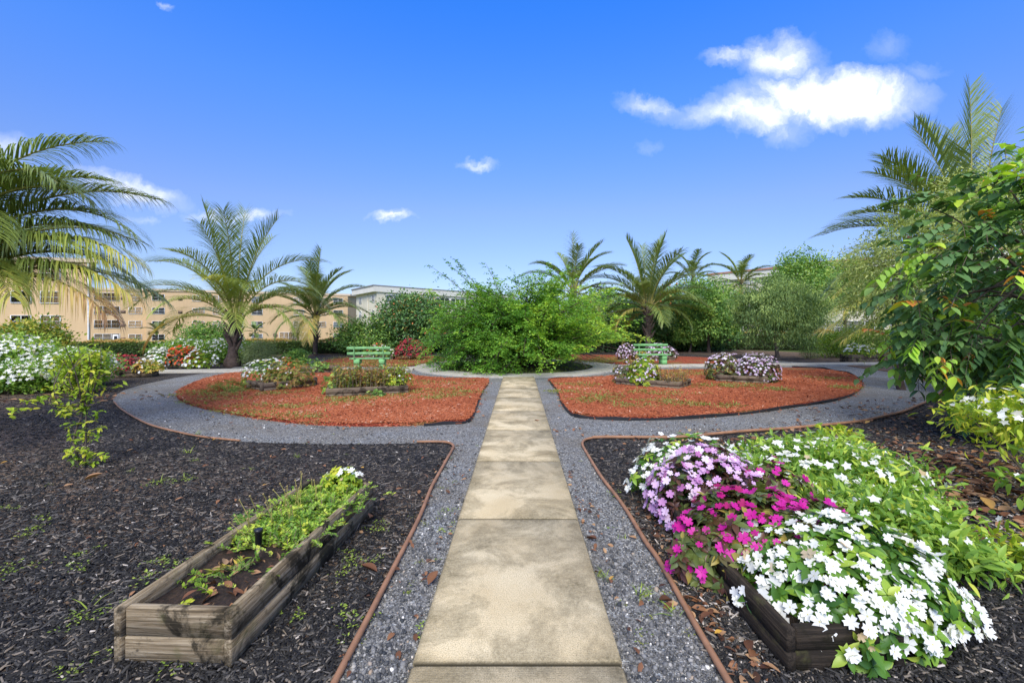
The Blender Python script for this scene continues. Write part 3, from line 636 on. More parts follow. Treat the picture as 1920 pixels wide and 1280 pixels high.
# ------------------------------------------------------------------ flowering mounds
def mound(label, cat, c, rad, nl, ls, lmat, fls, name='flowering_plant', lt=LEAFB, zcut=-.3, seed=1, nick=None, lr=(.1, .95), bumpy=.12):
    """dome of whorled leaves; fls = [(petal material, count, size, template, selector, separate)]"""
    g = np.random.default_rng(seed); c = np.array(c, float); rad = np.array(rad, float)
    e = empty(name, (c[0], c[1], c[2]), label, cat)
    def dirs(n, zc):
        u = nrm(g.normal(size=(n*3, 3))); return u[u[:, 2] > zc][:n]
    ph = g.uniform(0, 6, 6)
    def rmul(u): return 1+bumpy*(np.sin(u[:, 0]*4+ph[0])*np.sin(u[:, 1]*4+ph[1])+.6*np.sin(u[:, 0]*9+ph[2])*np.sin(u[:, 1]*8+u[:, 2]*5+ph[3]))
    nw = max(1, nl//6); u = dirs(nw, zcut); nw = len(u)
    d = (1-.38*g.random(nw)**2)*rmul(u)
    cen = u*rad*d[:, None]; out = nrm(u/rad)
    up = nrm(out+np.array([0, 0, .5])+g.normal(0, .3, (nw, 3)))
    a0 = g.uniform(0, 6.28, nw); wr = g.uniform(lr[0], lr[1], nw)
    pos = []; Fs = []; Us = []; rr = []
    t1 = nrm(np.cross(up, np.tile([.3, .8, .1], (nw, 1)))); t2 = np.cross(up, t1)
    for k in range(6):
        a = a0+k*1.047+g.normal(0, .2, nw)
        rad_dir = np.cos(a)[:, None]*t1+np.sin(a)[:, None]*t2
        Fs.append(rad_dir+up*g.uniform(-.15, .5, nw)[:, None]); Us.append(up+g.normal(0, .25, (nw, 3))); pos.append(cen+rad_dir*ls*.06); rr.append(np.clip(wr+g.normal(0, .15, nw), 0, 1))
    pos = np.concatenate(pos); Fs = np.concatenate(Fs); Us = np.concatenate(Us); rr = np.concatenate(rr)
    k = pos[:, 2]+c[2] > .03; pos, Fs, Us, rr = pos[k], Fs[k], Us[k], rr[k]
    mb = MB(); mb.inst(lt, frames(Fs, Us)*(ls*g.uniform(.7, 1.25, len(pos)))[:, None, None], pos, rr)
    for _ in range(14):
        q = g.normal(0, .35, 2)*rad[:2]; mb.tube([(q[0]*.3, q[1]*.3, -c[2]+.05), (q[0]*.7, q[1]*.7, rad[2]*.3), (q[0], q[1], rad[2]*.6)], [.012*ls/.07, .009*ls/.07, .005*ls/.07], 5, .3)
    mb.build('foliage', lmat, e)
    for pm, n, size, tmpl, sel, separate in fls:
        u = dirs(n*(4 if sel else 1), -.12)
        if sel is not None: u = u[sel(u)][:n]
        n = len(u); dd = rmul(u)*g.uniform(1.0, 1.07, n)
        p = u*rad*dd[:, None]; k = p[:, 2]+c[2] > .06; u, p = u[k], p[k]; n = len(u)
        out = nrm(nrm(u/rad)+np.array([0, -.25, .45])+g.normal(0, .42, (n, 3)))
        f = nrm(np.cross(out, g.normal(size=(n, 3))))
        A = frames(f, out); sz = size*g.uniform(.62, 1.18, n); rv = g.random(n)
        if separate:
            order = np.argsort(p[:, 1]); near = order[:100]; rest = order[100:]
            protos = []
            for k in range(7):
                q = MB(); rr_ = [0, .35, .5, .62, .75, .88, 1.][k]
                q.inst(flower5(.08+.025*k, [.75, .05, .35, .12, .24, .5, .16][k], .60), (np.eye(3)*(1 if k else .55))[None], np.zeros((1, 3)), np.array([rr_]))
                q.inst(FLOWER_S, (np.eye(3)*.13)[None], np.array([[0, 0, .02]]), np.array([0.]), 1)
                protos.append(q)
            base = None; meshes = []
            for j, i in enumerate(near):
                if j < 7:
                    o = protos[j].build('flower', [pm, 'eye' if pm == 'white_petal' else pm], e); meshes.append(o)
                else:
                    o = meshes[int(g.integers(1, 7)) if g.random() < .95 else 0].copy(); COL.objects.link(o); o.parent = e
                M = Matrix([[*(A[i][r_]*sz[i]), p[i][r_]] for r_ in range(3)]+[[0, 0, 0, 1]])
                o.matrix_local = M
            if len(rest):
                q = MB(); q.inst(tmpl, A[rest]*sz[rest][:, None, None], p[rest], rv[rest]); tag(q.build('flowers', pm, e), kind='stuff')
        else:
            q = MB(); q.inst(tmpl, A*sz[:, None, None], p, rv); tag(q.build('flowers', pm, e), kind='stuff')
    return e
mound('bushy white flowered plant spilling over the open end of the dark planter', 'flowers', (1.80, 2.56, .13), (.54, .47, .35), 3200, .072, 'imp_leaf', [('white_petal', 420, .0365, FLOWER, None, True)], seed=3, zcut=-.35)
mound('magenta flowered plant with bronze leaves between the white and lilac flowers', 'flowers', (1.64, 3.0, .12), (.60, .46, .36), 4200, .078, 'bronze_leaf', [('magenta_petal', 230, .037, FLOWER, None, True)], seed=4)
mound('dark magenta flowered plant tucked behind the lilac flowers, next to lime leaves', 'flowers', (2.02, 3.65, .1), (.34, .3, .42), 900, .07, 'bronze_leaf', [('magenta_petal', 50, .034, FLOWER, None, True)], seed=5)
mound('lilac flowered plant with dark leaves in the overflowing dark planter', 'flowers', (1.56, 3.72, .12), (.48, .44, .46), 2200, .065, 'bronze_leaf', [('lilac_petal', 480, .036, FLOWER, None, True)], seed=6, lr=(.0, .6))
mound('white flowered plant peeping from behind the lilac flowers', 'flowers', (1.56, 4.22, .12), (.50, .34, .46), 1100, .065, 'imp_leaf', [('white_petal', 200, .035, FLOWER, None, True)], seed=7)
# two lilac domes on the red mulch
mound('big round dome of pale lilac flowers, the fuller of two', 'flowers', (PD[0]+.38, PD[1]-.1, .22), (.56, .58, .60), 3200, .07, 'bronze_leaf', [('pale_lilac_petal', 420, .042, FLOWER_S, None, False)], seed=8, lt=LEAF2, lr=(0, .7))
mound('thinner dome of pale lilac flowers with bare bronze front', 'flowers', (PD[0]-.44, PD[1]+.2, .2), (.48, .5, .62), 2400, .07, 'bronze_leaf', [('pale_lilac_petal', 150, .042, FLOWER_S, lambda u: u[:, 2] > .45, False)], seed=9, lt=LEAF2)
cw = (PC[0]-.25, PC[1]-.05)
mound('bushy lime leaved plant dotted with white flowers in the half dead planter', 'flowers', (cw[0], cw[1], .27), (.42, .42, .52), 1500, .07, 'lime_leaf', [('pale_lilac_petal', 110, .036, FLOWER_S, None, False)], seed=10, lt=LEAF2)
mound('withered brown plant with faded pale flowers in the half dead planter', 'flowers', (PC[0]-.65, PC[1]+.42, .24), (.36, .36, .48), 900, .06, 'bronze_leaf', [('pale_lilac_petal', 45, .034, FLOWER_S, None, False)], seed=11, lt=LEAF2)
def stalks(label, cat, c, rx, ry, n, h, lmat, seed, rr=(.3, 1.), lf=.06, name='plant', yaw=0.):
    g = np.random.default_rng(seed); e = empty(name, (c[0], c[1], c[2]), label, cat, yaw); mb = MB(); mt = MB()
    for _ in range(n):
        x, y = g.uniform(-rx, rx), g.uniform(-ry, ry); hh = h*g.uniform(.5, 1.15); d = g.normal(0, .12, 2)*hh
        pts = np.array([(x, y, 0), (x+d[0]*.4, y+d[1]*.4, hh*.5), (x+d[0], y+d[1], hh)]); mt.tube(pts, [.006, .005, .003], 4)
        m_ = 16; t = g.uniform(.15, 1, m_)[:, None]; p = np.array([(x, y, 0)])+np.array([(d[0], d[1], hh)])*t+g.normal(0, .02, (m_, 3))
        f = g.normal(size=(m_, 3)); f[:, 2] = np.abs(f[:, 2])*.7
        mb.inst(LEAF1, frames(f, np.tile([0, 0, 1.], (m_, 1))+g.normal(0, .4, (m_, 3)))*(lf*g.uniform(.5, 1.3, m_))[:, None, None], p, np.clip(g.uniform(*rr)+g.normal(0, .12, m_), 0, 1))
    mb.build('foliage', lmat, e); mt.build('stems', 'twig', e); return e
stalks('thin yellow and brown stalks in the half dead timber planter', 'plant', (PC[0]+.35, PC[1]-.25, .12), .45, .35, 55, .38, 'dry_leaf', 12, (.5, 1.), yaw=PCyaw)
mound('bronze and red leaved planting filling the post cornered planter', 'flowers', (PA[0]+.1, PA[1]+.05, .22), (.62, .60, .54), 2600, .06, 'dry_leaf', [('pink_petal', 16, .036, FLOWER_S, None, False), ('orange_petal', 30, .035, FLOWER_S, lambda u: (u[:, 2] > .6), False)], seed=13, lt=LEAF2, lr=(.1, 1))
mound('white flowered clump at the outer end of the post cornered planter', 'flowers', (PA[0]-.85, PA[1]+.75, .2), (.55, .7, .55), 1500, .06, 'imp_leaf', [('white_petal', 120, .045, FLOWER_S, lambda u: u[:, 2] > .1, False)], seed=14, lt=LEAF2)
mound('low green planting in the log ended planter', 'plant', (PA2[0], PA2[1], .2), (.85, .35, .3), 1500, .06, 'mid_leaf', [], seed=15, lt=LEAF2, name='plant')
stalks('mixed yellow, bronze and green stalks filling the dark timber planter', 'plant', (PB[0], PB[1], .15), .78, .32, 260, .52, 'dry_leaf', 16, (.0, 1.), .075, yaw=PByaw)
mound('lime leaved plant with a few white flowers at one end of the timber planter', 'flowers', (PB[0]+.62, PB[1]+.2, .28), (.36, .32, .44), 1000, .06, 'lime_leaf', [('white_petal', 12, .045, FLOWER_S, None, False)], seed=17, lt=LEAF2, lr=(.4, 1))
mound('green plant with two white flowers at the dark end of the timber planter', 'flowers', (PB[0]-.68, PB[1]-.15, .22), (.30, .30, .40), 700, .06, 'imp_leaf', [('white_petal', 5, .05, FLOWER_S, None, False)], seed=18, lt=LEAF2)
mound('creeping green weed growing against the dark timber planter side', 'plant', (PB[0]+.35, PB[1]-.52, .04), (.2, .1, .18), 300, .05, 'mid_leaf', [], seed=81, lt=LEAF2, name='plant')
mound('dry olive plant clump on red mulch beside the post cornered planter', 'plant', (-7.0, 11.0, .08), (.5, .4, .26), 1100, .06, 'dry_leaf', [], seed=19, lt=LEAFN, lr=(.1, .45), name='plant')
mound('large dome of crimson flowers beside the big round bush', 'flowers', (-5.15, 22.0, .35), (.82, .75, .62), 2200, .08, 'bronze_leaf', [('red_petal', 520, .05, FLOWER_S, None, False)], seed=20, lt=LEAF2, lr=(0, .5))
mound('pink, orange and white flowers seen through the back of a green bench', 'flowers', (-6.75, 22.0, .25), (.75, .5, .5), 1400, .07, 'imp_leaf', [('white_petal', 60, .05, FLOWER_S, None, False), ('orange_petal', 40, .05, FLOWER_S, lambda u: (u[:, 0] < .2) & (u[:, 2] > .3), False), ('pink_petal', 40, .05, FLOWER_S, None, False)], seed=22, lt=LEAF2)
mound('small dome of pale lilac flowers to one side of a green bench', 'flowers', (5.15, 21.8, .25), (.48, .5, .5), 1200, .07, 'bronze_leaf', [('pale_lilac_petal', 190, .05, FLOWER_S, None, False)], seed=23, lt=LEAF2, lr=(0, .7))
mound('wide dome of pale lilac flowers directly behind a green bench', 'flowers', (6.75, 21.8, .25), (.85, .5, .5), 1800, .07, 'bronze_leaf', [('pale_lilac_petal', 260, .05, FLOWER_S, None, False)], seed=24, lt=LEAF2, lr=(0, .7))
mound('low yellow plant between two lilac domes by a green bench', 'plant', (5.75, 21.2, .1), (.35, .3, .42), 500, .07, 'yellow_leaf', [], seed=25, lt=LEAF2, name='plant', lr=(.5, 1))
mound('white flowers topping a brown board planter', 'flowers', (15.3, 20.5, .42), (.7, .45, .38), 1200, .07, 'lime_leaf', [('white_petal', 110, .06, FLOWER_S, lambda u: u[:, 2] > .2, False)], seed=26, lt=LEAF2)
stalks('withered orange stalks in a brown board planter', 'plant', (17.0, 20.7, .3), .6, .25, 40, .4, 'dry_leaf', 27, (.6, 1.), .08)
mound('dark red flowers in a small board planter', 'flowers', (-12.75, 14.6, .28), (.52, .48, .42), 900, .07, 'bronze_leaf', [('red_petal', 230, .05, FLOWER_S, None, False)], seed=28, lt=LEAF2, lr=(0, .5))
mound('yellow and white flowered plant beside the dark red flowers', 'flowers', (-12.0, 14.7, .22), (.42, .4, .36), 700, .07, 'yellow_leaf', [('white_petal', 25, .05, FLOWER_S, None, False)], seed=29, lt=LEAF2, lr=(.4, 1))
mound('white flowered clump touching the dark side of the orange red flowers', 'flowers', (-13.75, 17.4, .2), (.5, .5, .55), 900, .07, 'imp_leaf', [('white_petal', 210, .06, FLOWER_S, None, False)], seed=30, lt=LEAF2)
mound('orange red flowers between two white flowered clumps', 'flowers', (-13.0, 17.6, .2), (.62, .5, .62), 1000, .07, 'bronze_leaf', [('orange_petal', 300, .055, FLOWER_S, None, False)], seed=31, lt=LEAF2, lr=(0, .5))
mound('pale green clump with white flowers beside the orange red flowers', 'flowers', (-12.2, 17.4, .2), (.55, .5, .52), 1000, .07, 'lime_leaf', [('white_petal', 110, .06, FLOWER_S, None, False)], seed=32, lt=LEAF2)

# plants in the weathered planter
def along(s, w, z): # s along length, w across
    ca, sa = math.cos(P1yaw), math.sin(P1yaw); return (P1c[0]+s*ca-w*sa, P1c[1]+s*sa+w*ca, z)
def ferny(label, pts, size, n, lmat, seed, h, name='plant', stems=0, tm=LEAF1):
    g = np.random.default_rng(seed); b = along(*pts[0], .20); e = empty(name, b, label, 'plant'); mb = MB(); mt = MB()
    for (s, w) in pts:
        p0 = np.array(along(s, w, .20))-np.array(b)
        for _ in range(n):
            q = p0+np.array([g.normal(0, .07), g.normal(0, .09), 0]); d = nrm(np.array([g.normal(0, .8), g.normal(0, .8), 1.])); L_ = h*g.uniform(.5, 1.2)
            t = np.linspace(.15, 1, 9)[:, None]; pp = q+d*t*L_-np.array([0, 0, 1])*(t**2)*L_*.35
            mb.tube(pp[::2], .0022, 4, mat=1)
            pp = np.repeat(pp, 2, 0); m_ = len(pp)
            sd = nrm(np.cross(d, [0, 0, 1.])+1e-3); f = sd*np.where(np.arange(m_) % 2, 1, -1)[:, None]+d*.6+g.normal(0, .25, (m_, 3))
            mb.inst(tm, frames(f, np.tile([0, 0, 1.], (m_, 1))+g.normal(0, .25, (m_, 3)))*(size*g.uniform(.6, 1.2, m_))[:, None, None], pp, np.clip(g.uniform(.2, .95)+g.normal(0, .12, m_), 0, 1))
    mb.build('foliage', [lmat, 'twig'], e)
    return e, b, g
e, b, g = ferny('ferny bright green weeds filling the far half of the weathered planter', [(s, w) for s in np.linspace(-.12, .74, 9) for w in (-.19, -.07, .05, .18)], .032, 17, 'jasmine_leaf', 41, .16)
for i in range(30):                                # dry flower stalks with round heads
    p = np.array(along(g.uniform(-.15, .6), g.uniform(.0, .24), .2))-np.array(b); d = np.array([g.normal(-.03, .06), g.normal(0, .05), g.uniform(.14, .27)])
    mb = MB(); q = [p, p+d*.5+np.array([.01, 0, 0]), p+d]; mb.tube(q, [.0028, .0024, .002], 5, mat=0)
    mb.inst(ICO, (np.eye(3)*.0075)[None], np.array([p+d]), np.array([.5]), 1); mb.build('flower_stalk', ['rachis', 'bud'], e)
ferny('pair of small fern like seedlings on the bare soil of the weathered planter', [(-.42, .03), (-.54, -.05)], .02, 4, 'jasmine_leaf', 42, .13)
ferny('bright lime seedling near the open corner of the weathered planter', [(-.62, .10)], .032, 9, 'lime_leaf', 43, .09)
ferny('drooping yellowed blades lying on soil inside the weathered planter', [(-.42, .14), (-.52, -.1)], .05, 3, 'yellow_leaf', 44, .12, tm=LEAFN)
mound('yellow leaved plant with white flowers at the far end of the weathered planter', 'flowers', (*along(.80, -.06, 0)[:2], .24), (.16, .13, .16), 700, .045, 'lime_leaf', [('white_petal', 12, .036, FLOWER, lambda u: u[:, 2] > .5, True)], seed=45, lr=(.5, 1))
x, y, z = along(-.22, .02, 0)
e = empty('sprinkler', (x, y, .20), 'black sprinkler head on a pale riser among the weeds', 'sprinkler')
mb = MB(); mb.tube([(0, 0, -.05), (0, 0, .045)], .013, 12, cap=True); mb.build('riser', 'riser', e, smooth=True)
mb = MB(); mb.tube([(0, 0, .045), (0, 0, .05), (0, 0, .125), (0, 0, .128), (0, 0, .145), (0, 0, .147)], [.014, .019, .021, .025, .025, .02], 16, cap=True); mb.build('head', 'black', e)

# lime leaved jasmine shrubs beside the flower planter
def shrub(label, cat, c, rad, ncl, nl, size, lmat, seed, fl=None, tm=LEAF1, name='shrub', trunk_r=.02, stems=5, clump=.16, hollow=.4, rb=(.15, .85), cut=-.9, droop=.15, zmin=.03, updir=.6, stemmat='twig', z0=0.):
    g = np.random.default_rng(seed); e = empty(name, (c[0], c[1], z0), label, cat); mb = MB()
    cl = (0, 0, c[2]-z0)
    cen = foliage(mb, cl, rad, ncl, nl, size, tm, g, clump, hollow, droop, rb, zmin=zmin-z0 if z0 else zmin, updir=updir, cut=cut)
    mb.build('foliage', lmat, e)
    mt = MB()
    for k in range(stems):
        q = cen[g.integers(0, len(cen))]; a = g.normal(0, .06, 2)
        m_ = np.array([(a[0], a[1], -.03), (q[0]*.4+a[0], q[1]*.4, q[2]*.55), tuple(q)]); mt.tube(np.array(smooth_line(m_, 3)), np.linspace(trunk_r, trunk_r*.3, 7), 5)
    mt.build('stems', stemmat, e)
    if fl:
        for pm, n, fs, zmn in fl:
            u = nrm(g.normal(size=(n*3, 3))); u = u[u[:, 2] > zmn][:n]; n = len(u)
            p = np.array(cl)+u*np.array(rad)*g.uniform(.85, 1.12, n)[:, None]+g.normal(0, .03, (n, 3)); k = p[:, 2] > .05; p, u = p[k], u[k]; n = len(p)
            out = nrm(u+np.array([0, -.4, .5])+g.normal(0, .35, (n, 3))); f = nrm(np.cross(out, g.normal(size=(n, 3))))
            q = MB(); q.inst(FLOWER_S, frames(f, out)*(fs*g.uniform(.7, 1.2, n))[:, None, None], p, g.random(n)); tag(q.build('flowers', pm, e), kind='stuff')
    return e
shrub('low spreading green shrub dotted with white flowers behind the magenta flowers', 'shrub', (2.95, 4.45, .12), (.85, .8, .32), 250, 30, .085, 'jasmine_leaf', 51, [('white_petal', 260, .044, .1)], LEAFJ, stems=14, trunk_r=.012, cut=-.3)
shrub('low green shrub with white flowers right beside the white flowered planter end', 'shrub', (2.62, 3.35, .1), (.55, .62, .27), 170, 28, .085, 'jasmine_leaf', 52, [('white_petal', 50, .04, .1)], LEAFJ, stems=8, trunk_r=.012, cut=-.3)
shrub('yellow green low shrub on brown leaf litter at the photo edge', 'shrub', (3.5, 2.85, .10), (.40, .38, .18), 46, 13, .09, 'lime_leaf', 53, [('white_petal', 14, .034, .2)], LEAFJ, stems=9, trunk_r=.012, cut=-.3, rb=(.5, 1))
shrub('yellow green twiggy shrub with white flower clusters under the broad leaved tree', 'shrub', (4.85, 4.1, .72), (.75, .6, .34), 110, 18, .085, 'lime_leaf', 54, [('white_petal', 110, .036, .2)], LEAFJ, stems=16, trunk_r=.011, rb=(.45, 1), cut=-.7)
shrub('small green sprig shrub on brown litter below the twiggy yellow shrub', 'shrub', (4.4, 3.8, .28), (.28, .25, .16), 16, 10, .085, 'jasmine_leaf', 55, [('white_petal', 5, .03, .2)], LEAFB, stems=8, trunk_r=.008)
shrub('sparse yellow sprig rising between the green shrub and the gravel curve', 'shrub', (3.85, 5.55, .2), (.42, .25, .16), 26, 10, .09, 'lime_leaf', 56, None, LEAFB, stems=8, trunk_r=.008, rb=(.5, .95))

# left side shrubs
shrub('tall white flowered shrub beneath the overhanging palm fronds', 'shrub', (-13.5, 11.9, .68), (1.2, 1.0, .68), 420, 26, .085, 'jasmine_leaf', 57, [('white_petal', 800, .05, -.2)], LEAF1, stems=20, rb=(.1, .8))
shrub('broad white flowered shrub between the tall white shrub and yellow green shrub', 'shrub', (-11.95, 12.2, .50), (.85, .85, .50), 360, 26, .08, 'jasmine_leaf', 58, [('white_petal', 620, .048, -.2)], LEAF1, stems=18, rb=(.1, .8))
shrub('white flowered shrub drooping onto the dark mulch, lowest of the white shrubs', 'shrub', (-12.3, 11.0, .36), (.95, .6, .36), 220, 24, .08, 'jasmine_leaf', 59, [('white_petal', 420, .048, -.2)], LEAF1, stems=14, rb=(.1, .7))
shrub('rounded yellow green shrub behind the thin sapling', 'shrub', (-10.55, 11.0, .52), (.45, .42, .50), 130, 26, .085, 'lime_leaf', 60, None, LEAF1, stems=12, rb=(.3, 1))
shrub('yellow tinged bushy tree in front of the peach apartment wall', 'tree', (-17.4, 16.2, .95), (1.1, 1.1, .85), 300, 30, .13, 'yellow_leaf', 61, None, LEAF2, stems=10, trunk_r=.04, name='bushy_tree')
shrub('white flowered shrub behind the orange red flowers, close to the trunk of the leaning palm', 'shrub', (-13.0, 20.3, .55), (1.5, 1.0, .55), 320, 24, .09, 'jasmine_leaf', 62, [('white_petal', 260, .06, .0)], LEAF1, stems=14, rb=(.1, .7))
shrub('wide white flowered shrub along the hedge beyond the orange red flowers', 'shrub', (-15.0, 20.6, .5), (1.4, 1.0, .52), 300, 24, .09, 'jasmine_leaf', 63, [('white_petal', 220, .06, .0)], LEAF1, stems=14, rb=(.1, .7))
shrub('leafy green shrub rising above white flowers in front of the peach building', 'shrub', (-16.2, 23.6, .95), (1.3, 1.0, .85), 240, 26, .12, 'mid_leaf', 64, None, LEAF2, stems=10, trunk_r=.03)
shrub('dense round grey green shrub next to the leaning palm trunk', 'shrub', (-10.6, 18.6, .5), (.62, .6, .55), 420, 40, .055, 'grey_leaf', 65, None, LEAFN, stems=12, rb=(.2, .7), hollow=.3, cut=-.95)
shrub('small bright green shrub beside the round grey green shrub', 'shrub', (-9.4, 19.1, .32), (.55, .5, .34), 120, 22, .09, 'mid_leaf', 66, None, LEAF2, stems=8)

# the sapling: thin crooked stems
g = np.random.default_rng(70); e = empty('sapling', (-4.99, 5.2, 0), 'thin crooked sapling with sparse lime leaves on black mulch', 'sapling')
mt, ml = MB(), MB()
def sap(pts, r0, nl, rb=(.4, 1.)):
    q = np.array(smooth_line(pts, 6)); mt.tube(q, np.linspace(r0, r0*.35, len(q)), 7)
    for i in g.integers(2, len(q), nl):
        p = q[i]+g.normal(0, .035, 3); k = 3; f = g.normal(size=(k, 3)); f[:, 2] *= .6
        ml.inst(LEAFB, frames(f, np.tile([0, -.3, 1.], (k, 1))+g.normal(0, .3, (k, 3)))*(.062*g.uniform(.6, 1.25, k))[:, None, None], np.tile(p, (k, 1)), np.clip(g.uniform(*rb)+g.normal(0, .08, k), 0, 1))
sap([(0, 0, 0), (-.09, 0, .25), (-.06, .0, .45), (.01, 0, .62), (.03, .02, .82)], .016, 14)
sap([(.03, 0, 0), (.06, -.02, .35), (.05, 0, .62), (.1, .02, .85), (.2, 0, 1.1)], .011, 18)
for a in [(-.36, 1.12), (-.28, 1.25), (-.16, 1.38), (-.05, 1.42), (.05, 1.38), (.14, 1.3), (.24, 1.22), (.3, 1.08), (-.42, .95), (.32, .95), (-.1, 1.2), (.1, 1.15), (-.2, 1.05), (.18, 1.4), (-.3, 1.0), (.34, 1.3), (.26, 1.38)]:
    a = (a[0]*.72, a[1]); sap([(.01, 0, .58+g.uniform(0, .25)), (a[0]*.5+g.normal(0, .03), g.normal(0, .12), .75*a[1]), (a[0], g.normal(0, .2), a[1])], .008, 7)
for a, z0, z1 in [((-.22, .02), .3, .62), ((.17, -.03), .1, .42), ((.14, .05), .25, .62), ((-.3, 0), .55, .72), ((.12, -.05), .02, .2), ((-.08, -.06), .02, .2), ((.24, .03), .0, .16)]:
    sap([(0, 0, z0), (a[0]*.6, a[1], (z0+z1)/2), (a[0], a[1], z1)], .006, 11)
sap([(0, 0, .6), (-.3, -.05, .76), (-.58, -.08, .74), (-.72, -.1, .66)], .007, 20, (.6, 1))
ml.build('foliage', 'lime_leaf', e); mt.build('trunk', 'bark', e, smooth=True)

# ------------------------------------------------------------------ palms
def frond_mesh(mb, base, az, e0, k, Ln, age, g, nleaf=64, ll=.75, seg=3, twist=0., w=.030, dead_tip=0., hang=.5, power=1.35):
    n = 22; s = np.linspace(0, 1, n); el = np.radians(e0-k*s**power)
    sway = g.normal(0, .12)
    azs = math.radians(az)+sway*s**2
    d = np.stack([np.cos(el)*np.cos(azs), np.cos(el)*np.sin(azs), np.sin(el)], -1)
    pts = np.array(base, float)+np.concatenate([[[0, 0, 0]], np.cumsum((d[:-1]+d[1:])/2*Ln/(n-1), axis=0)])
    mb.tube(pts, np.linspace(.035, .006, n)*(Ln/4)**.5*1.05, 5, .45, 1)
    ts = np.linspace(.17, 1., nleaf); side0 = nrm(np.stack([-np.sin(azs), np.cos(azs), 0*azs], -1))
    for sgn in (1, -1):
        t = np.clip(ts+g.normal(0, .006, nleaf), 0, 1); i = t*(n-1); i0 = np.minimum(i.astype(int), n-2); fr = (i-i0)[:, None]
        p = pts[i0]*(1-fr)+pts[i0+1]*fr; tn = nrm(d[i0]*(1-fr)+d[i0+1]*fr); sd = side0[i0]*sgn
        upv = np.cross(tn, side0[i0]); upv = upv*np.sign(upv[:, 2:3]+1e-6)
        prof = np.clip(np.sin(np.clip((t-.08)/1.0, 0, 1)**.75*math.pi*.93)+.12, .18, 1)
        L_ = ll*prof*g.uniform(.85, 1.12, nleaf)
        ang = np.radians(58-28*t+g.normal(0, 6, nleaf))[:, None]
        dr = nrm(sd*np.sin(ang)+tn*np.cos(ang)+upv*(.28+twist*sgn))
        r = np.clip(age+g.normal(0, .07, nleaf)-dead_tip*np.clip(t-.45, 0, 1)*1.6, 0, 1)
        cur = p.copy(); step = (L_/seg)[:, None]; rows = []
        ww = w*1.12*(.6+.4*prof)
        hh = hang*(.7+.6*g.random(nleaf))
        for q in range(seg+1):
            wd = nrm(np.cross(dr, np.array([0, 0, 1.])+upv*.6))*(ww*(1-(q/seg)**1.8)*.5*(0.65 if q == 0 else 1))[:, None]
            rows.append((cur-wd, cur+wd))
            cur = cur+dr*step; dr = nrm(dr+np.array([0, 0, -1.])*(hh*(.55+.5*q))[:, None]*.72)
        v = np.stack([x for a in rows for x in a], 1)      # nleaf, 2*(seg+1), 3
        m_ = v.shape[1]; b = np.arange(nleaf)[:, None, None]*m_
        q_ = np.array([[2*j, 2*j+1, 2*j+3, 2*j+2] for j in range(seg)])[None]+b
        mb.add(v.reshape(-1, 3), q_, np.full(nleaf*seg, 4), np.repeat(r, seg))
def palm(label, base, crown, tr, fronds, seed, nleaf=64, ll=.75, swell=0., w=.03, boots=True, hang=.5, seg=3, z0=0., mat='bark'):
    g = np.random.default_rng(seed); base = np.array(base, float); crown = np.array(crown, float)
    e = empty('palm_tree', tuple(base), label, 'palm tree')
    t = np.linspace(0, 1, 26)[:, None]; c = (crown-base)
    pts = c*t+np.array([c[0], c[1], 0])*(t*(1-t))*-.35
    rr = tr*(1-.25*t[:, 0])*(1+.07*np.sin(np.arange(26)*2.6))+swell*np.exp(-((t[:, 0]-.06)/.13)**2)
    mb = MB(); mb.tube(pts, rr, 12)
    if boots:                                      # split old leaf bases round the upper trunk
        for k in range(22):
            a = k*2.4; h = .35+.65*k/22; p = pts[int(h*25)]; o = np.array([math.cos(a), math.sin(a), 0])
            mb.tube([p+o*tr*.6, p+o*tr*1.25+np.array([0, 0, .22]), p+o*(tr*1.25+.16)+np.array([0, 0, .5])], [tr*.42, tr*.34, tr*.06], 5)
    mb.build('trunk', mat, e, smooth=True)
    for (az, e0, k, Ln, age, *rest) in fronds:
        mb = MB(); a = math.radians(az)
        b = c+np.array([math.cos(a), math.sin(a), 0])*tr*.8+np.array([0, 0, g.uniform(-.1, .1)-.13*c[2]*min(1, max(0, 84-e0)/80)])
        frond_mesh(mb, b, az, e0, k, Ln, age, g, int(nleaf*1.3), ll*1.06*(Ln/4.2)**.5, seg, 0., w, rest[0] if rest else 0., rest[1] if len(rest) > 1 else hang)
        mb.build('frond', ['palm', 'rachis'], e)
    return e
def rand_fronds(n, Ln, seed, old=.2, emax=84, emin=-5, k=(45, 85)):
    g = np.random.default_rng(seed); out = []
    for i in range(n):
        t = i/(n-1); e0 = emax-(emax-emin)*t**1.1+g.normal(0, 4)
        out.append((i*137.5+g.normal(0, 12), e0, g.uniform(*k)*(.55+.6*t), Ln*g.uniform(.82, 1.08)*(1-.15*t), np.clip(.86-.16*t+g.normal(0, .06)-(.35 if t > 1-old and g.random() < .6 else 0), .2, 1)))
    return out
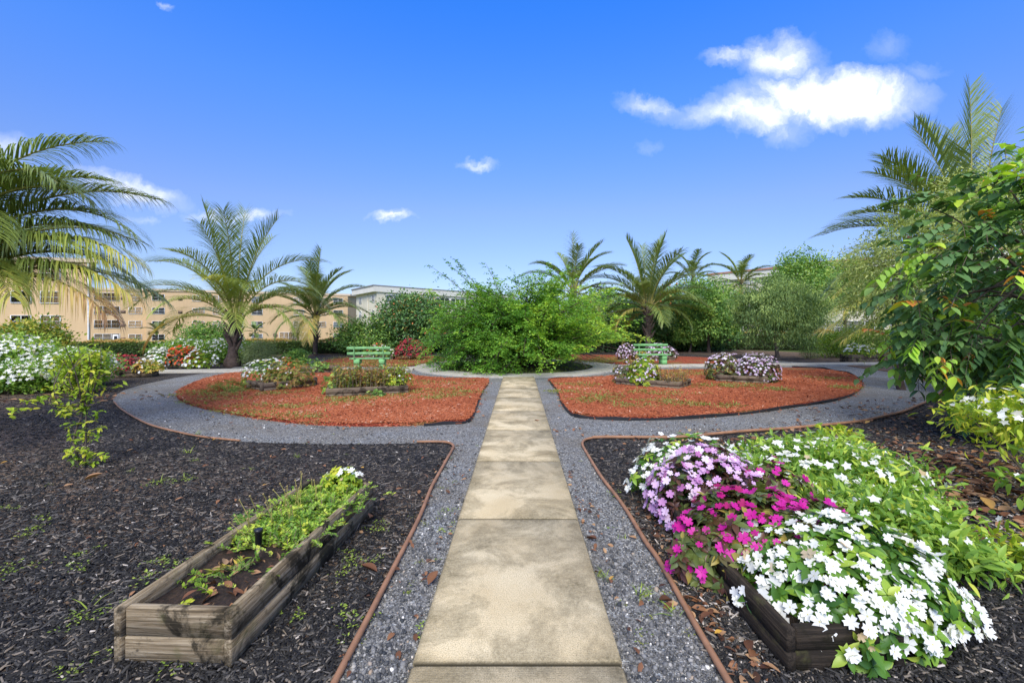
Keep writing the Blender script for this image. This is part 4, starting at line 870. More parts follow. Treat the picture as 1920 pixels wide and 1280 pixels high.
# big palm whose trunk stands outside the picture
palm('big near palm whose long hanging fronds cover the peach apartment block', (-9.0, 6.6, 0), (-8.75, 6.5, 2.0), .17,
     [(2, 42, 76, 3.55, .74, .45, .75), (-6, 31, 72, 3.4, .62, .75, .8), (-2, 37, 75, 3.5, .68, .5, .8), (8, 62, 100, 3.5, .80, 0, .35), (-12, 72, 105, 3.7, .85, 0, .3), (14, 50, 100, 3.3, .75, 0, .45), (30, 70, 85, 3.6, .8), (-25, 58, 100, 3.3, .7, 0, .5), (-32, 80, 100, 3.6, .8, 0, .3), (0, 78, 120, 3.5, .84, 0, .35),
      (20, 84, 75, 3.6, .85), (70, 60, 80, 3.4, .8), (120, 50, 80, 3.4, .8), (180, 55, 80, 3.4, .8), (230, 55, 80, 3.2, .75), (270, 60, 85, 3.2, .8), (300, 45, 85, 3., .7, 0, .6), (150, 10, 70, 3., .5), (320, 20, 80, 2.8, .55, .3, .7), (4, 56, 85, 3.2, .75, .2, .5), (-8, 68, 90, 3.4, .8, 0, .4), (-3, 48, 85, 3.2, .68, .3, .6), (10, 74, 85, 3.3, .8, 0, .4), (-18, 38, 85, 2.9, .62, .3, .8), (22, 36, 80, 3.1, .62, .2, .7)], 101, 96, .84, w=.021, seg=5)
palm('stout palm with swollen ringed trunk beside the cross path', (-11.6, 18.4, 0), (-11.45, 18.4, 2.05), .19,
     [(180, 80, 8, 4.6, .82, 0, .55), (175, 68, 78, 4.4, .78, 0, .5), (185, 66, 75, 4.2, .66, 0, .55), (178, 46, 92, 4.6, .75, 0, .55), (200, 20, 95, 3.4, .36, .5, .9), (165, 32, 90, 3.9, .6, 0, .7), (5, 70, 85, 4.3, .8, 0, .6), (-8, 60, 105, 4.1, .72, 0, .6), (10, 52, 98, 3.8, .66, 0, .6), (3, 82, 30, 4.3, .8, 0, .5), (80, 78, 40, 4.2, .8), (265, 80, 45, 3.9, .66, 0, .6), (280, 60, 80, 3.2, .5, .1, .6), (250, 45, 95, 3.3, .55, 0, .8), (120, 55, 70, 4., .75), (50, 50, 70, 4., .75), (300, 35, 100, 3.2, .62, 0, .8), (340, 38, 105, 3.3, .58, 0, .9), (220, 55, 90, 3.6, .68, 0, .6), (100, 88, 20, 4.5, .8, 0, .35), (290, 82, 40, 4.2, .72, 0, .5), (265, 66, 70, 3.8, .62, 0, .5), (355, 30, 90, 3.6, .62, 0, .9), (310, 55, 85, 3.6, .66, 0, .7)], 102, 76, 1.0, swell=.13, w=.026, mat='dark_bark')
palm('slender trunked palm in front of the clipped hedge', (-11.5, 25.7, 0), (-11.5, 25.7, 2.4), .13, [(0, 92, 12, 3.6, .82)]+rand_fronds(24, 3.3, 7, .2, 84, 8, (65, 95)), 103, 64, 1.0, w=.036, hang=.7, mat='dark_bark')
palm('palm showing its crown above the big round bush', (3.1, 26, 0), (3.1, 26, 3.9), .15, [(90, 92, 10, 3.0, .85), (180, 50, 75, 3.2, .75), (0, 52, 60, 3.2, .75), (170, 66, 75, 2.9, .8), (5, 70, 60, 2.9, .7), (0, 30, 60, 3.3, .7), (190, 28, 60, 3., .7)]+rand_fronds(14, 2.9, 8, .2, 80, -10), 104, 60, .95, w=.036, hang=.65)
palm('wide palm with a yellowing lower frond behind a green bench', (7.75, 27.2, 0), (7.7, 27.2, 2.9), .2,
     [(170, 84, 22, 4.1, .8, 0, .35), (5, 86, 20, 4.2, .8, 0, .35), (90, 80, 20, 4.0, .8), (270, 78, 40, 3.8, .75, 0, .5), (0, 58, 75, 4.3, .8, 0, .6), (180, 58, 80, 4.2, .78, 0, .6), (12, 45, 70, 4.4, .72, 0, .8), (185, 40, 100, 3.7, .7, 0, .7), (0, 22, 70, 4.0, .55, .35, .8), (200, 15, 95, 2.5, .33, .2, 1.), (350, 40, 95, 3.8, .66, 0, .8)]+rand_fronds(20, 3.8, 9, .2, 80, 6, (65, 100)), 105, 72, 1.1, w=.036, hang=.7, mat='bark')
palm('small far palm rising behind the wide palm', (14.5, 38, -.1), (14.5, 38, 5.9), .13, rand_fronds(20, 2.7, 10, .1, 84, -15, (70, 115)), 106, 46, .9, w=.045, hang=.7)
palm('small far palm beside the pale roof of the cream building', (19.5, 40, -.2), (19.5, 40, 5.7), .13, rand_fronds(21, 2.9, 11, .1, 84, -15, (70, 115)), 107, 46, .95, w=.045, hang=.7)
palm('tallest palm towering behind the broad leaved tree', (16.2, 16.0, 0), (16.0, 16.0, 4.1), .24,
     [(95, 93, 6, 5.9, .78, 0, .12), (20, 80, 12, 5.6, .8, 0, .2), (176, 80, 28, 5.0, .82, 0, .2), (180, 64, 36, 4.6, .82, 0, .3), (178, 54, 62, 4.9, .8, 0, .4), (172, 40, 62, 5.0, .75, 0, .45), (185, 30, 65, 5.0, .66, .1, .5), (180, 12, 55, 5.0, .62, .35, .8), (176, -14, 22, 5.3, .55, .3, .8), (186, -4, 30, 5.5, .6, .3, .7), (180, -24, 12, 5.0, .5, .2, .9), (0, 55, 70, 5, .8), (10, 72, 40, 5.4, .8), (215, 60, 70, 4.6, .75), (240, 45, 75, 4.4, .7), (270, 60, 80, 4.6, .75), (300, 40, 80, 4.6, .75), (60, 60, 70, 4.8, .8), (130, 55, 70, 4.8, .8), (150, 20, 70, 4.4, .7), (178, 70, 50, 4.9, .8, 0, .35), (184, 46, 65, 5.0, .75, 0, .5), (188, 62, 55, 4.9, .8), (110, 86, 25, 5.6, .8, 0, .3), (60, 84, 30, 5.5, .8, 0, .3), (186, 20, 62, 5.2, .68, .1, .7)], 108, 80, 1.05, w=.036, hang=.45)
for i, (px, Y_, h, lab) in enumerate([(293, 62, 2.4, 'tiny far palm at the foot of the peach building beside its corner'), (478, 66, 2.2, 'tiny far palm before the lowest windows next to the sliding doors'), (1860, 34, 3.0, 'far palm half hidden behind the tallest palm')]):
    x = (px-CX)*Y_/F; palm(lab, (x, Y_, -1.9 if i < 2 else 0), (x, Y_, -1.9+h+(.9 if i < 2 else 2)), .12, rand_fronds(11, 2.0, 20+i, 0, 60, 5), 110+i, 22, .8, w=.12, boots=False)

# ------------------------------------------------------------------ the big round bush in the ring
g = np.random.default_rng(200); BC = np.array([.15, 18.0, 0]); e = empty('round_bush', tuple(BC), 'big sprawling bright green bush filling the round bed in the concrete ring', 'bush')
ml, mt = MB(), MB(); LP, LF, LU, LR = [], [], [], []
NS = 400
for i in range(NS):
    az = g.uniform(0, 2*math.pi); e0 = R(26+62*g.random()**.8); Ln = g.uniform(3.2, 5.0); kk = R(g.uniform(48, 100))
    left = -math.cos(az)
    if left > .2: kk *= 1.12; Ln *= .98
    if left < -.3: kk *= .74; Ln *= 1.04
    if e0 > R(70): kk *= .75; Ln *= .86
    if i < 5: az = [3.2, 3.3, 2.9, 3.5, 2.5][i]; e0 = R([66, 60, 72, 55, 78][i]); Ln = [5.2, 5.4, 4.9, 4.8, 4.9][i]; kk = R([30, 28, 25, 40, 30][i])
    n = 16; s = np.linspace(0, 1, n); el = e0-kk*s**1.25; azs = az+g.normal(0, .25)*s
    d = np.stack([np.cos(el)*np.cos(azs), np.cos(el)*np.sin(azs), np.sin(el)], -1)
    st = np.array([g.normal(0, .22), g.normal(0, .22), 0]); pts = st+np.concatenate([[[0, 0, 0]], np.cumsum((d[:-1]+d[1:])/2*Ln/(n-1), 0)])
    k = pts[:, 2] > -.05; m_ = len(pts) if k.all() else max(4, int(np.argmin(k)))
    mt.tube(pts[:m_], np.linspace(.028, .004, n)[:m_], 5)
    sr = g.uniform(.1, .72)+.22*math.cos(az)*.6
    nt_ = 26
    for t in g.uniform(.16, 1., nt_)**.8:
        j = t*(n-1); j0 = min(int(j), n-2); p = pts[j0]+(pts[j0+1]-pts[j0])*(j-j0)
        if p[2] < .0: continue
        tl = g.uniform(.25, .7); sd = nrm(np.cross(d[j0], [0, 0, 1.])+1e-4)*g.choice([-1, 1])
        td = nrm(d[j0]*.6+sd*g.uniform(.3, 1.1)+np.array([0, 0, g.normal(.05, .3)]))
        q = np.linspace(.1, 1, 15)[:, None]; tp = p+td*tl*q-np.array([0, 0, 1])*q**2*tl*.25
        LP.append(tp+g.normal(0, .022, tp.shape)); m2 = len(tp)
        s2 = nrm(np.cross(td, [0, 0, 1.])+1e-4); LF.append(s2*np.where(np.arange(m2) % 2, 1, -1)[:, None]+td*.5+g.normal(0, .35, (m2, 3))+np.array([0, 0, -.15])); LU.append(np.tile([0, 0, 1.], (m2, 1))+g.normal(0, .4, (m2, 3)))
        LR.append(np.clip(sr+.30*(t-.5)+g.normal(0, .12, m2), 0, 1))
LP = np.concatenate(LP); LF = np.concatenate(LF); LU = np.concatenate(LU); LR = np.concatenate(LR); k = LP[:, 2] > .04+np.clip((LP[:, 0]-.5)*.45, 0, 1.0)
LP, LF, LU, LR = LP[k], LF[k], LU[k], LR[k]
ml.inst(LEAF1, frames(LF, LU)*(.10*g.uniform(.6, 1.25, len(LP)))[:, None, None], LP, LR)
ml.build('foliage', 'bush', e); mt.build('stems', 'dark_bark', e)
print('bush extent', LP.min(0), LP.max(0), len(LP))

# ------------------------------------------------------------------ background trees
def tree(label, x, y, zc, rad, ncl, nl, size, lmat, seed, tm=LEAF1, tr=.1, clump=.17, hollow=.4, rb=(.1, .9), droop=.15, name='tree', cut=-.85, z0=0., updir=.6, limbs=7, bark='dark_bark', zmin=.1, cat='tree'):
    g = np.random.default_rng(seed); e = empty(name, (x, y, z0), label, cat)
    mb = MB(); cen = foliage(mb, (0, 0, zc-z0), rad, ncl, nl, size, tm, g, clump, hollow, droop, rb, zmin=zmin, cut=cut, updir=updir); mb.build('crown', lmat, e)
    mb = MB(); trunk(mb, (0, 0, -.05), (g.normal(0, .15), 0, zc-z0+rad[2]*.3), tr, tr*.45, [cen[i] for i in g.integers(0, len(cen), limbs)], g); mb.build('trunk', bark, e, smooth=True)
    return e
tree('dark leaved tree with reddish tips before the white building', -6.3, 27.3, 1.9, (2.15, 1.8, 1.6), 330, 46, .17, 'dark_leaf', 301, LEAF2, .12, rb=(.05, .95), name='broadleaf_tree')
shrub('bright green bushy shrub between the slender palm and the dark reddish tree', 'shrub', (-8.9, 26.4, 1.0), (1.75, 1.3, 1.05), 260, 34, .13, 'mid_leaf', 302, None, LEAF2, trunk_r=.04, stems=8)
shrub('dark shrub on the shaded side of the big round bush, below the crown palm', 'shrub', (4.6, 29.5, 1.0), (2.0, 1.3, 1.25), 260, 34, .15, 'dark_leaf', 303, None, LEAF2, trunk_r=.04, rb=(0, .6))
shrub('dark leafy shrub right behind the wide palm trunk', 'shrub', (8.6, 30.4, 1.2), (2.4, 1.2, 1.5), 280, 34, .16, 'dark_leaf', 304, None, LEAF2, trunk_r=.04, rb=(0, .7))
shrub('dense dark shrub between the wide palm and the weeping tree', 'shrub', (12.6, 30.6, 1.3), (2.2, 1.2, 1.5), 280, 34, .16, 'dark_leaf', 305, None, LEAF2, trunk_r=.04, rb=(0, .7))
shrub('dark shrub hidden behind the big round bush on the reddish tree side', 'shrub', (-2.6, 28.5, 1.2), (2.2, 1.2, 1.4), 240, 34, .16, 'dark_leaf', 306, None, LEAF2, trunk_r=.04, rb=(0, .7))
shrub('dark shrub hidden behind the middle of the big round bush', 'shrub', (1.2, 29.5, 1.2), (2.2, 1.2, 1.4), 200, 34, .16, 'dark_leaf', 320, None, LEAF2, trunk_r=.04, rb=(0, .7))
tree('small bright green ball crowned tree before the dark shrubs', 10.7, 28.6, 1.25, (.9, .8, .75), 110, 36, .12, 'mid_leaf', 307, LEAF2, .07, rb=(.4, 1), name='small_tree')
tree('yellow green tree behind the wide palm, under the small far palms', 13.9, 34, 3.0, (2.6, 1.8, 2.2), 320, 40, .17, 'mid_leaf', 308, LEAF2, .13, rb=(.2, 1), name='broadleaf_tree')
tree('weeping fine leaved tree with a bare straight trunk in the black mulch', 12.75, 22.4, 2.35, (1.95, 1.8, 1.65), 420, 60, .15, 'olive_leaf', 309, LEAFN, .085, clump=.10, rb=(.0, .85), droop=1.3, name='weeping_tree', updir=.2, bark='bark')
tree('yellow green leafy tree standing behind the bare trunked weeping tree', 11.9, 28.5, 2.3, (2.0, 1.5, 1.7), 260, 40, .15, 'mid_leaf', 310, LEAF2, .1, clump=.14, rb=(.1, .95), name='broadleaf_tree')
tree('fine leaved pale tree between the weeping tree and the tallest palm', 21.5, 35, 3.0, (2.6, 1.8, 2.1), 280, 50, .17, 'olive_leaf', 311, LEAFN, .1, clump=.15, rb=(.3, 1), droop=.9, name='weeping_tree', updir=.3)
tree('tall bright green tree hiding the cream building roof', 22.3, 36, 4.9, (2.4, 1.8, 2.6), 330, 40, .2, 'mid_leaf', 312, LEAF2, .15, rb=(.35, 1), name='broadleaf_tree', hollow=.5, clump=.13)
tree('second bright green tree before the cream building, nearer the tallest palm', 27.2, 38, 4.9, (2.6, 1.8, 2.3), 300, 40, .2, 'mid_leaf', 313, LEAF2, .15, rb=(.3, 1), name='broadleaf_tree', hollow=.5, clump=.13)
tree('feathery pale green tree tangled with the tallest palm', 9.75, 11.6, 2.75, (1.15, 1.4, 1.8), 230, 60, .11, 'pale_leaf', 314, LEAFN, .07, clump=.15, rb=(.1, .8), droop=.4, name='feathery_tree', updir=.3)
tree('upper feathery pale green tree against the blue sky', 13.2, 12.2, 4.5, (1.9, 1.5, 1.55), 280, 60, .11, 'pale_leaf', 315, LEAFN, .08, clump=.15, rb=(.3, 1), droop=.4, name='feathery_tree', updir=.3)
shrub('loose yellow green shrub in front of the clipped hedge by the board planters', 'shrub', (17.6, 24.0, .75), (2.0, 1.1, .85), 260, 34, .10, 'lime_leaf', 316, None, LEAF1, trunk_r=.03, rb=(.0, .5))
shrub('thin green shrub beside the bare trunk of the weeping tree', 'shrub', (14.6, 22.9, .6), (.55, .5, .75), 120, 30, .06, 'olive_leaf', 317, None, LEAFN, trunk_r=.02, rb=(.2, .8))
tree('shrubby tree beyond the tallest palm at the photo edge', 31, 30, 2.4, (3.4, 2, 2.4), 260, 34, .2, 'dark_leaf', 318, LEAF2, .15, name='broadleaf_tree')
tree('dark shady tree behind the broad leaved tree', 12.4, 10.2, 1.5, (2.4, 1.2, 1.5), 260, 40, .16, 'dark_leaf', 319, LEAF2, .08, name='broadleaf_tree', rb=(0, .6))
tree('dull green tree behind the wide palm fronds', 10.2, 33.2, 2.8, (2.2, 1.5, 1.9), 280, 45, .18, 'dark_leaf', 321, LEAF2, .1, clump=.15, rb=(.2, .9), droop=.3, name='broadleaf_tree')

def hedge(label, p0, p1, h, dep, n, seed, z0=0., size=.09):
    g = np.random.default_rng(seed); p0 = np.array(p0, float); p1 = np.array(p1, float); d = p1-p0; L_ = np.linalg.norm(d); d /= L_; nn = np.array([-d[1], d[0]])
    e = empty('hedge', ((p0[0]+p1[0])/2, (p0[1]+p1[1])/2, z0), label, 'hedge'); mid = (p0+p1)/2; mb = MB()
    s = g.uniform(-.5, .5, n)*L_; w = g.uniform(-.5, .5, n)*dep; z = h*(g.random(n)**.75)
    sh = np.where(g.random(n) < .75, 1, 0); face = g.random(n)
    w = np.where(face < .45, -dep/2+np.abs(g.normal(0, .06, n)), w); z = np.where(face > .7, h-np.abs(g.normal(0, .05, n)), z)
    bumpy = .07*np.sin(s*1.7)+.05*np.sin(s*4.1+1)
    z = z*(1+bumpy); q = np.stack([d[0]*s+nn[0]*w, d[1]*s+nn[1]*w, z+.02], -1)
    f = g.normal(size=(n, 3)); f[:, 2] = np.abs(f[:, 2])*.5
    up = g.normal(0, .5, (n, 3))+np.array([-nn[0]*0.5, -nn[1]*.5, .6])
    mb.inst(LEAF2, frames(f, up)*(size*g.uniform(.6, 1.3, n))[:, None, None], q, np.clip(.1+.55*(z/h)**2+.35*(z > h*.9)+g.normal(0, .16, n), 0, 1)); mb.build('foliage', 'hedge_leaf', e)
    mb = MB(); mb.box((0, 0, h*.42), (L_*.99, dep*.5, h*.8), math.atan2(d[1], d[0])); mb.build('branches', 'dark_bark', e)
    return e
tree('leafy green tree filling the gap between the round bush and the wide palm', 6.3, 33.0, 2.4, (2.6, 1.5, 2.0), 320, 40, .18, 'mid_leaf', 322, LEAF2, .1, rb=(0, .8), name='broadleaf_tree')
tree('dark bushy tree below the small far palms', 10.0, 34.5, 2.2, (2.6, 1.5, 1.9), 280, 40, .18, 'dark_leaf', 323, LEAF2, .1, rb=(.1, .8), name='broadleaf_tree')
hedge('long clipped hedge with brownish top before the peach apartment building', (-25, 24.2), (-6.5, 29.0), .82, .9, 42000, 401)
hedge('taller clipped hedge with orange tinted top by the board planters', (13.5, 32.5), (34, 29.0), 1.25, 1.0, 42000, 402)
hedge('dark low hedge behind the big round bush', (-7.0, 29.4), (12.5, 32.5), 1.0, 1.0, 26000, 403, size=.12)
for i, (px, Y_, w_, h_) in enumerate([(195, 50, 1.2, 1.7), (228, 52, 1.0, 1.5), (250, 54, .8, 1.9), (340, 58, .9, 1.4), (640, 50, 2.2, 1.4), (675, 46, 1.5, 1.6)]):
    shrub(['rounded lime shrub under the wide peach wall windows', 'green shrub under the small door of the peach building', 'small shrub at the stepped corner of the peach building', 'low clipped shrub near the tiny far palm', 'yellow green shrub between the peach and white buildings', 'shrub nearest the white building corner'][i], 'shrub', ((px-CX)*Y_/F, Y_, -1.7+h_*.5), (w_, w_*.8, h_*.55), 70, 24, .2, 'lime_leaf' if i in (0, 4) else 'mid_leaf', 420+i, None, LEAF2, stems=3, z0=-1.9, zmin=-1.9)

# ------------------------------------------------------------------ broad-leaved tree close to the eye
g = np.random.default_rng(500); TB = np.array([7.7, 6.6, 0]); e = empty('broadleaf_tree', tuple(TB), 'near tree with big glossy dark leaves and a few orange ones', 'tree')
ml, mt = MB(), MB(); cc = np.array([.05, -.3, 1.95]); rad = np.array([2.2, 1.7, 2.2])
mt.tube(smooth_line([(0, 0, -.05), (.08, .0, .8), (-.05, -.1, 1.6), (-.1, -.2, 2.6)], 5), np.linspace(.11, .05, 16), 9)
ends = []
u = nrm(g.normal(size=(260, 3))); u = u[(u[:, 2] > -.75)]
for q in u:
    rr = g.uniform(.55, 1.03); p = cc+q*rad*rr
    p[2] = max(p[2], .55); ends.append(p)
for i, p in enumerate(ends):
    s0 = np.array([-.03, -.1, g.uniform(.7, 2.5)]); tt = np.linspace(0, 1, 7)[:, None]
    if i % 3 == 0:
        q = s0+(p-s0)*tt+np.array([0, 0, .25])*np.sin(tt*math.pi)+np.sin(tt*7+i)*.03; mt.tube(q, np.linspace(.028, .006, 7), 5)
P_, F_, U_, R_, S_ = [], [], [], [], []
for p in ends:
    o = nrm(p-cc); young = g.random() < .26
    for _ in range(g.integers(5, 9)):             # pinnate leaves: 3-5 pairs of drooping leaflets
        d = nrm(o*.7+g.normal(0, .6, 3)+np.array([0, -.1, -.25])); b = p+g.normal(0, .13, 3); Lr = g.uniform(.22, .42); npair = g.integers(3, 6); sl_ = g.uniform(.10, .19)
        side = nrm(np.cross(d, [0, 0, 1.])+1e-4); tt = np.linspace(0, 1, 4)[:, None]; mt.tube(b+d*Lr*tt-np.array([0, 0, .1])*tt**2, .004, 4)
        rb_ = np.clip(g.beta(2, 2.2)*.7 if not young else g.uniform(.78, .95), 0, 1)
        if g.random() < .025: rb_ = .99
        for j in range(npair):
            t = .25+.75*j/(npair-1); pp = b+d*Lr*t-np.array([0, 0, .1])*t*t
            for sg in (1, -1):
                P_.append(pp); F_.append(side*sg*1.0+d*.6+np.array([0, 0, -.45])+g.normal(0, .15, 3)); U_.append(np.array([0, 0, 1.])-side*sg*(-.35)+g.normal(0, .18, 3)); R_.append(np.clip(rb_+g.normal(0, .05), 0, 1)); S_.append(sl_*g.uniform(.85, 1.15)*(.75+.45*t))
ml.inst(LEAFW, frames(np.array(F_), np.array(U_))*np.array(S_)[:, None, None], TB*0+np.array(P_), np.array(R_))
ml.build('crown', 'inga_leaf', e, smooth=True); mt.build('trunk', 'bark', e, smooth=True)

# ------------------------------------------------------------------ benches
def bench(label, x, y, yaw, Ln):
    e = empty('bench', (x, y, .05), label, 'bench', yaw)       # local -y is the front of the seat
    for sx in (-1, 1):
        for k, z in ((0, .10), (1, .29)):
            mb = MB(); mb.box((0, 0, 0), (.20, .40, .19), bev=.012); mb.build('leg', 'green_block', e, loc=(sx*(Ln/2-.32), -.02, z))
        mb = MB(); mb.tube([(0, .17, .385), (0, .2, .43), (0, .23, .62), (0, .27, .86)], .022, 8, cap=True); mb.build('back_post', 'green_paint', e, loc=(sx*(Ln/2-.25), 0, 0))
    for k, yy in enumerate((-.2, -.06, .08)):
        mb = MB(); mb.box((0, 0, 0), (Ln-.12, .125, .04), bev=.006); mb.build('seat_slat', 'green_paint', e, loc=(0, yy, .408))
    for k, (yy, z) in enumerate(((.195, .60), (.235, .795))):
        mb = MB(); mb.box((0, 0, 0), (Ln, .035, .10), bev=.008); mb.build('back_slat', 'green_paint', e, loc=(0, yy, z))
    return e
xb, yb = G(694, 695.5); bench('green slatted bench on block legs turned with its back to the eye', xb, yb, math.pi+.09, 1.52)
xb, yb = G(1224, 685); bench('green slatted bench on block legs among lilac flower domes', xb, yb, .09, 1.5)

# ------------------------------------------------------------------ buildings
def plaster(name, col, rough=.9):
    m, nt, bs, out = new_mat(name); co = objco(nt)
    n = noise(nt, co, .35, 6, .6); c = ramp(nt, n, [(.3, [x*.92 for x in col]), (.7, [min(1, x*1.05) for x in col])])
    st = node(nt, 'ShaderNodeMapping'); nt.links.new(co, st.inputs[0]); st.inputs['Scale'].default_value = (1.5, 1.5, .12)
    s = ramp(nt, noise(nt, st.outputs[0], 1.5, 5, .6), [(.52, 0), (.8, .25)]); c = mix(nt, s, c, [x*.55 for x in col])
    nt.links.new(c, bs.inputs['Base Color']); bs.inputs['Roughness'].default_value = rough; bump(nt, bs, noise(nt, co, 12, 4), .15)
    return m
MAT['peach'] = plaster('peach_plaster', (.62, .43, .235)); MAT['cream'] = plaster('cream_plaster', (.70, .63, .46)); MAT['pale_trim'] = plaster('pale_trim', (.72, .68, .58))
MAT['peach_trim'] = plaster('peach_trim', (.62, .49, .34)); MAT['roof'] = plain('grey_roof', (.25, .24, .23)); MAT['terracotta'] = plain('terracotta_edge', (.42, .21, .13))
class Facade:
    """a wall from plan point a to b (outside on the right-hand side when walking a->b means facing the eye)"""
    def __init__(s, e, a, b): s.e = e; s.a = np.array(a, float); s.b = np.array(b, float); d = s.b-s.a; s.L = np.linalg.norm(d); s.d = d/s.L; s.n = np.array([s.d[1], -s.d[0]]); s.yaw = math.atan2(s.d[1], s.d[0])
    def at(s, u, off): return s.a+s.d*u+s.n*off
    def u_of(s, px):                                # where the sight line through a photo column meets the wall
        k = (px-CX)/F; return (k*s.a[1]-s.a[0])/(s.d[0]-k*s.d[1])
def win_meshes(w, h, cols, frame=.07, mat='white_paint', glass='glass'):
    a = MB()
    for sx in (-1, 1): a.box((sx*(w/2+frame/2), 0, 0), (frame, .1, h+2*frame))
    a.box((0, -.004, h/2+frame/2), (w, .1, frame)); a.box((0, -.004, -h/2-frame/2), (w+.1, .16, frame))
    for k in range(1, cols): a.box((-w/2+w*k/cols, .006, 0), (frame*.9, .09, h))
    a.box((0, .012, 0), (w, .07, frame*.6))
    b = MB(); b.face([(-w/2, .03, -h/2), (w/2, .03, -h/2), (w/2, .03, h/2), (-w/2, .03, h/2)]); return a, b, mat, glass
_wc = {}
def window(fc, u, z, w, h, cols=2, glass='glass', part='window', mat='white_paint'):
    key = (w, h, cols, glass, mat); p = fc.at(u, .03)
    loc = Vector((p[0], p[1], z))-fc.e.location
    if key not in _wc:
        a, b, m1, m2 = win_meshes(w, h, cols, .07, mat, glass); o = a.build(part, m1, fc.e); q = b.build('pane', m2, o); _wc[key] = (o, q)
    else:
        o0, q0 = _wc[key]; o = o0.copy(); o.name = part; COL.objects.link(o); o.parent = fc.e; q = q0.copy(); COL.objects.link(q); q.parent = o
    o.location = loc; o.rotation_euler = (0, 0, fc.yaw)
    return o
def prism(mb, pts, z0, z1, mat=0):
    n = len(pts); ar = sum(pts[i][0]*pts[(i+1) % n][1]-pts[(i+1) % n][0]*pts[i][1] for i in range(n))
    if ar < 0: pts = pts[::-1]
    for i in range(n):
        a, b = pts[i], pts[(i+1) % n]; mb.face([(*a, z0), (*b, z0), (*b, z1), (*a, z1)], .5, mat)
    mb.face([(*p, z1) for p in pts], .5, mat); mb.face([(*p, z0) for p in pts][::-1], .5, mat)
def rel(pts, c): return [(p[0]-c[0], p[1]-c[1]) for p in pts]
def grow(pts, d):
    c = np.mean(pts, 0); return [tuple(np.array(p)+(np.array(p)-c)/np.linalg.norm(np.array(p)-c)*d) for p in pts]
GZ = -2.0
# near peach block
c0 = (-60., 56.); a0 = ((172-CX)*53/F, 53.); b0 = (-86., 44.)
e = empty('apartment_building', (*c0, GZ), 'near peach apartment block half hidden by palm fronds, with a white downpipe', 'building')
foot = [a0, b0, (-96., 62.), ((172-CX)*62/F-.6, 62.)]
mb = MB(); prism(mb, rel(foot, c0), 0, 11.1); mb.build('wall', 'peach', e)
mb = MB(); prism(mb, rel(grow(foot, .7), c0), 11.1, 11.55); mb.build('roof', 'peach_trim', e)
fc = Facade(e, b0, a0)
mb = MB(); mb.tube([(0, 0, .1), (0, 0, 11.)], .09, 8); p = fc.at(fc.L-.25, .12); mb.build('downpipe', 'white_paint', e, loc=(p[0]-c0[0], p[1]-c0[1], 0))
for u_ in (5., 11., 17., fc.u_of(40), fc.u_of(95)): 
    for k in range(4): window(fc, u_, GZ+1.5+2.75*k, 1.8, 1.25)
# peach wing
c1 = (-60., 100.); pa = ((150-CX)*90/F, 90.); pb = ((274-CX)*94/F, 94.); pb2 = ((274-CX)*93/F, 93.); pc = ((652-CX)*108/F, 108.)
e = empty('apartment_building', (*c1, GZ), 'long four storey peach apartment wing with rows of small windows', 'building')
mb = MB(); prism(mb, rel([pa, pb, pb2, pc, (pc[0]+2, 120.), (pa[0]-2, 108.)], c1), 0, 11.0); mb.build('wall', 'peach', e)
mb = MB(); prism(mb, rel(grow([pa, pb, pb2, pc, (pc[0]+2, 120.), (pa[0]-2, 108.)], .6), c1), 11.0, 11.45); mb.build('roof', 'peach_trim', e)
f1 = Facade(e, pa, pb); f2 = Facade(e, pb2, pc)
for k in range(4):
    z = GZ+1.45+2.75*k
    for px, w in ((201, 4.0), (254, 2.1)): window(f1, f1.u_of(px), z, w, 1.2 if w < 3 else 1.5, 3 if w > 3 else 2, 'glass' if k != 0 else 'pale_glass')
    o = MB(); o.box((0, 0, 0), (.75, .1, .55)); p = f1.at(f1.u_of(231), .03); o.build('air_conditioner', 'vent', e, loc=(p[0]-c1[0], p[1]-c1[1], z-.25-GZ), rotz=f1.yaw)
    o = MB(); o.box((0, 0, 0), (.75, .1, .55)); p = f2.at(f2.u_of(338), .03); o.build('air_conditioner', 'vent', e, loc=(p[0]-c1[0], p[1]-c1[1], z-.25-GZ), rotz=f2.yaw)
    for px in (297, 372, 410, 450, 482, 560, 602, 634):
        if k == 0 and px in (560, 602): continue
        window(f2, f2.u_of(px), z, 2.0 if px not in (450,) else 1.1, 1.15, 2, ['glass', 'glass', 'pale_glass'][(px+k) % 3])
window(f2, f2.u_of(541), GZ+1.25, 3.6, 2.2, 4, 'glass', 'sliding_door'); window(f2, f2.u_of(567), GZ+1.25, 3.0, 2.2, 3, 'pale_glass', 'sliding_door')
p = f1.at(f1.u_of(217), .02); o = MB(); o.box((0, 0, 0), (.95, .08, 2.05)); d_ = o.build('door', 'white_paint', e, loc=(p[0]-c1[0], p[1]-c1[1], 1.05), rotz=f1.yaw)
o = MB(); o.face([(-.25, -.06, -.2), (.25, -.06, -.2), (.25, -.06, .75), (-.25, -.06, .75)]); o.build('pane', 'glass', d_)
o = MB(); o.tube([(0, -.06, 0), (0, .06, 0)], .45, 20, cap=True); p = f2.at(f2.u_of(516), .08); o.build('wall_medallion', 'vent', e, loc=(p[0]-c1[0], p[1]-c1[1], 1.8), rotz=f2.yaw)
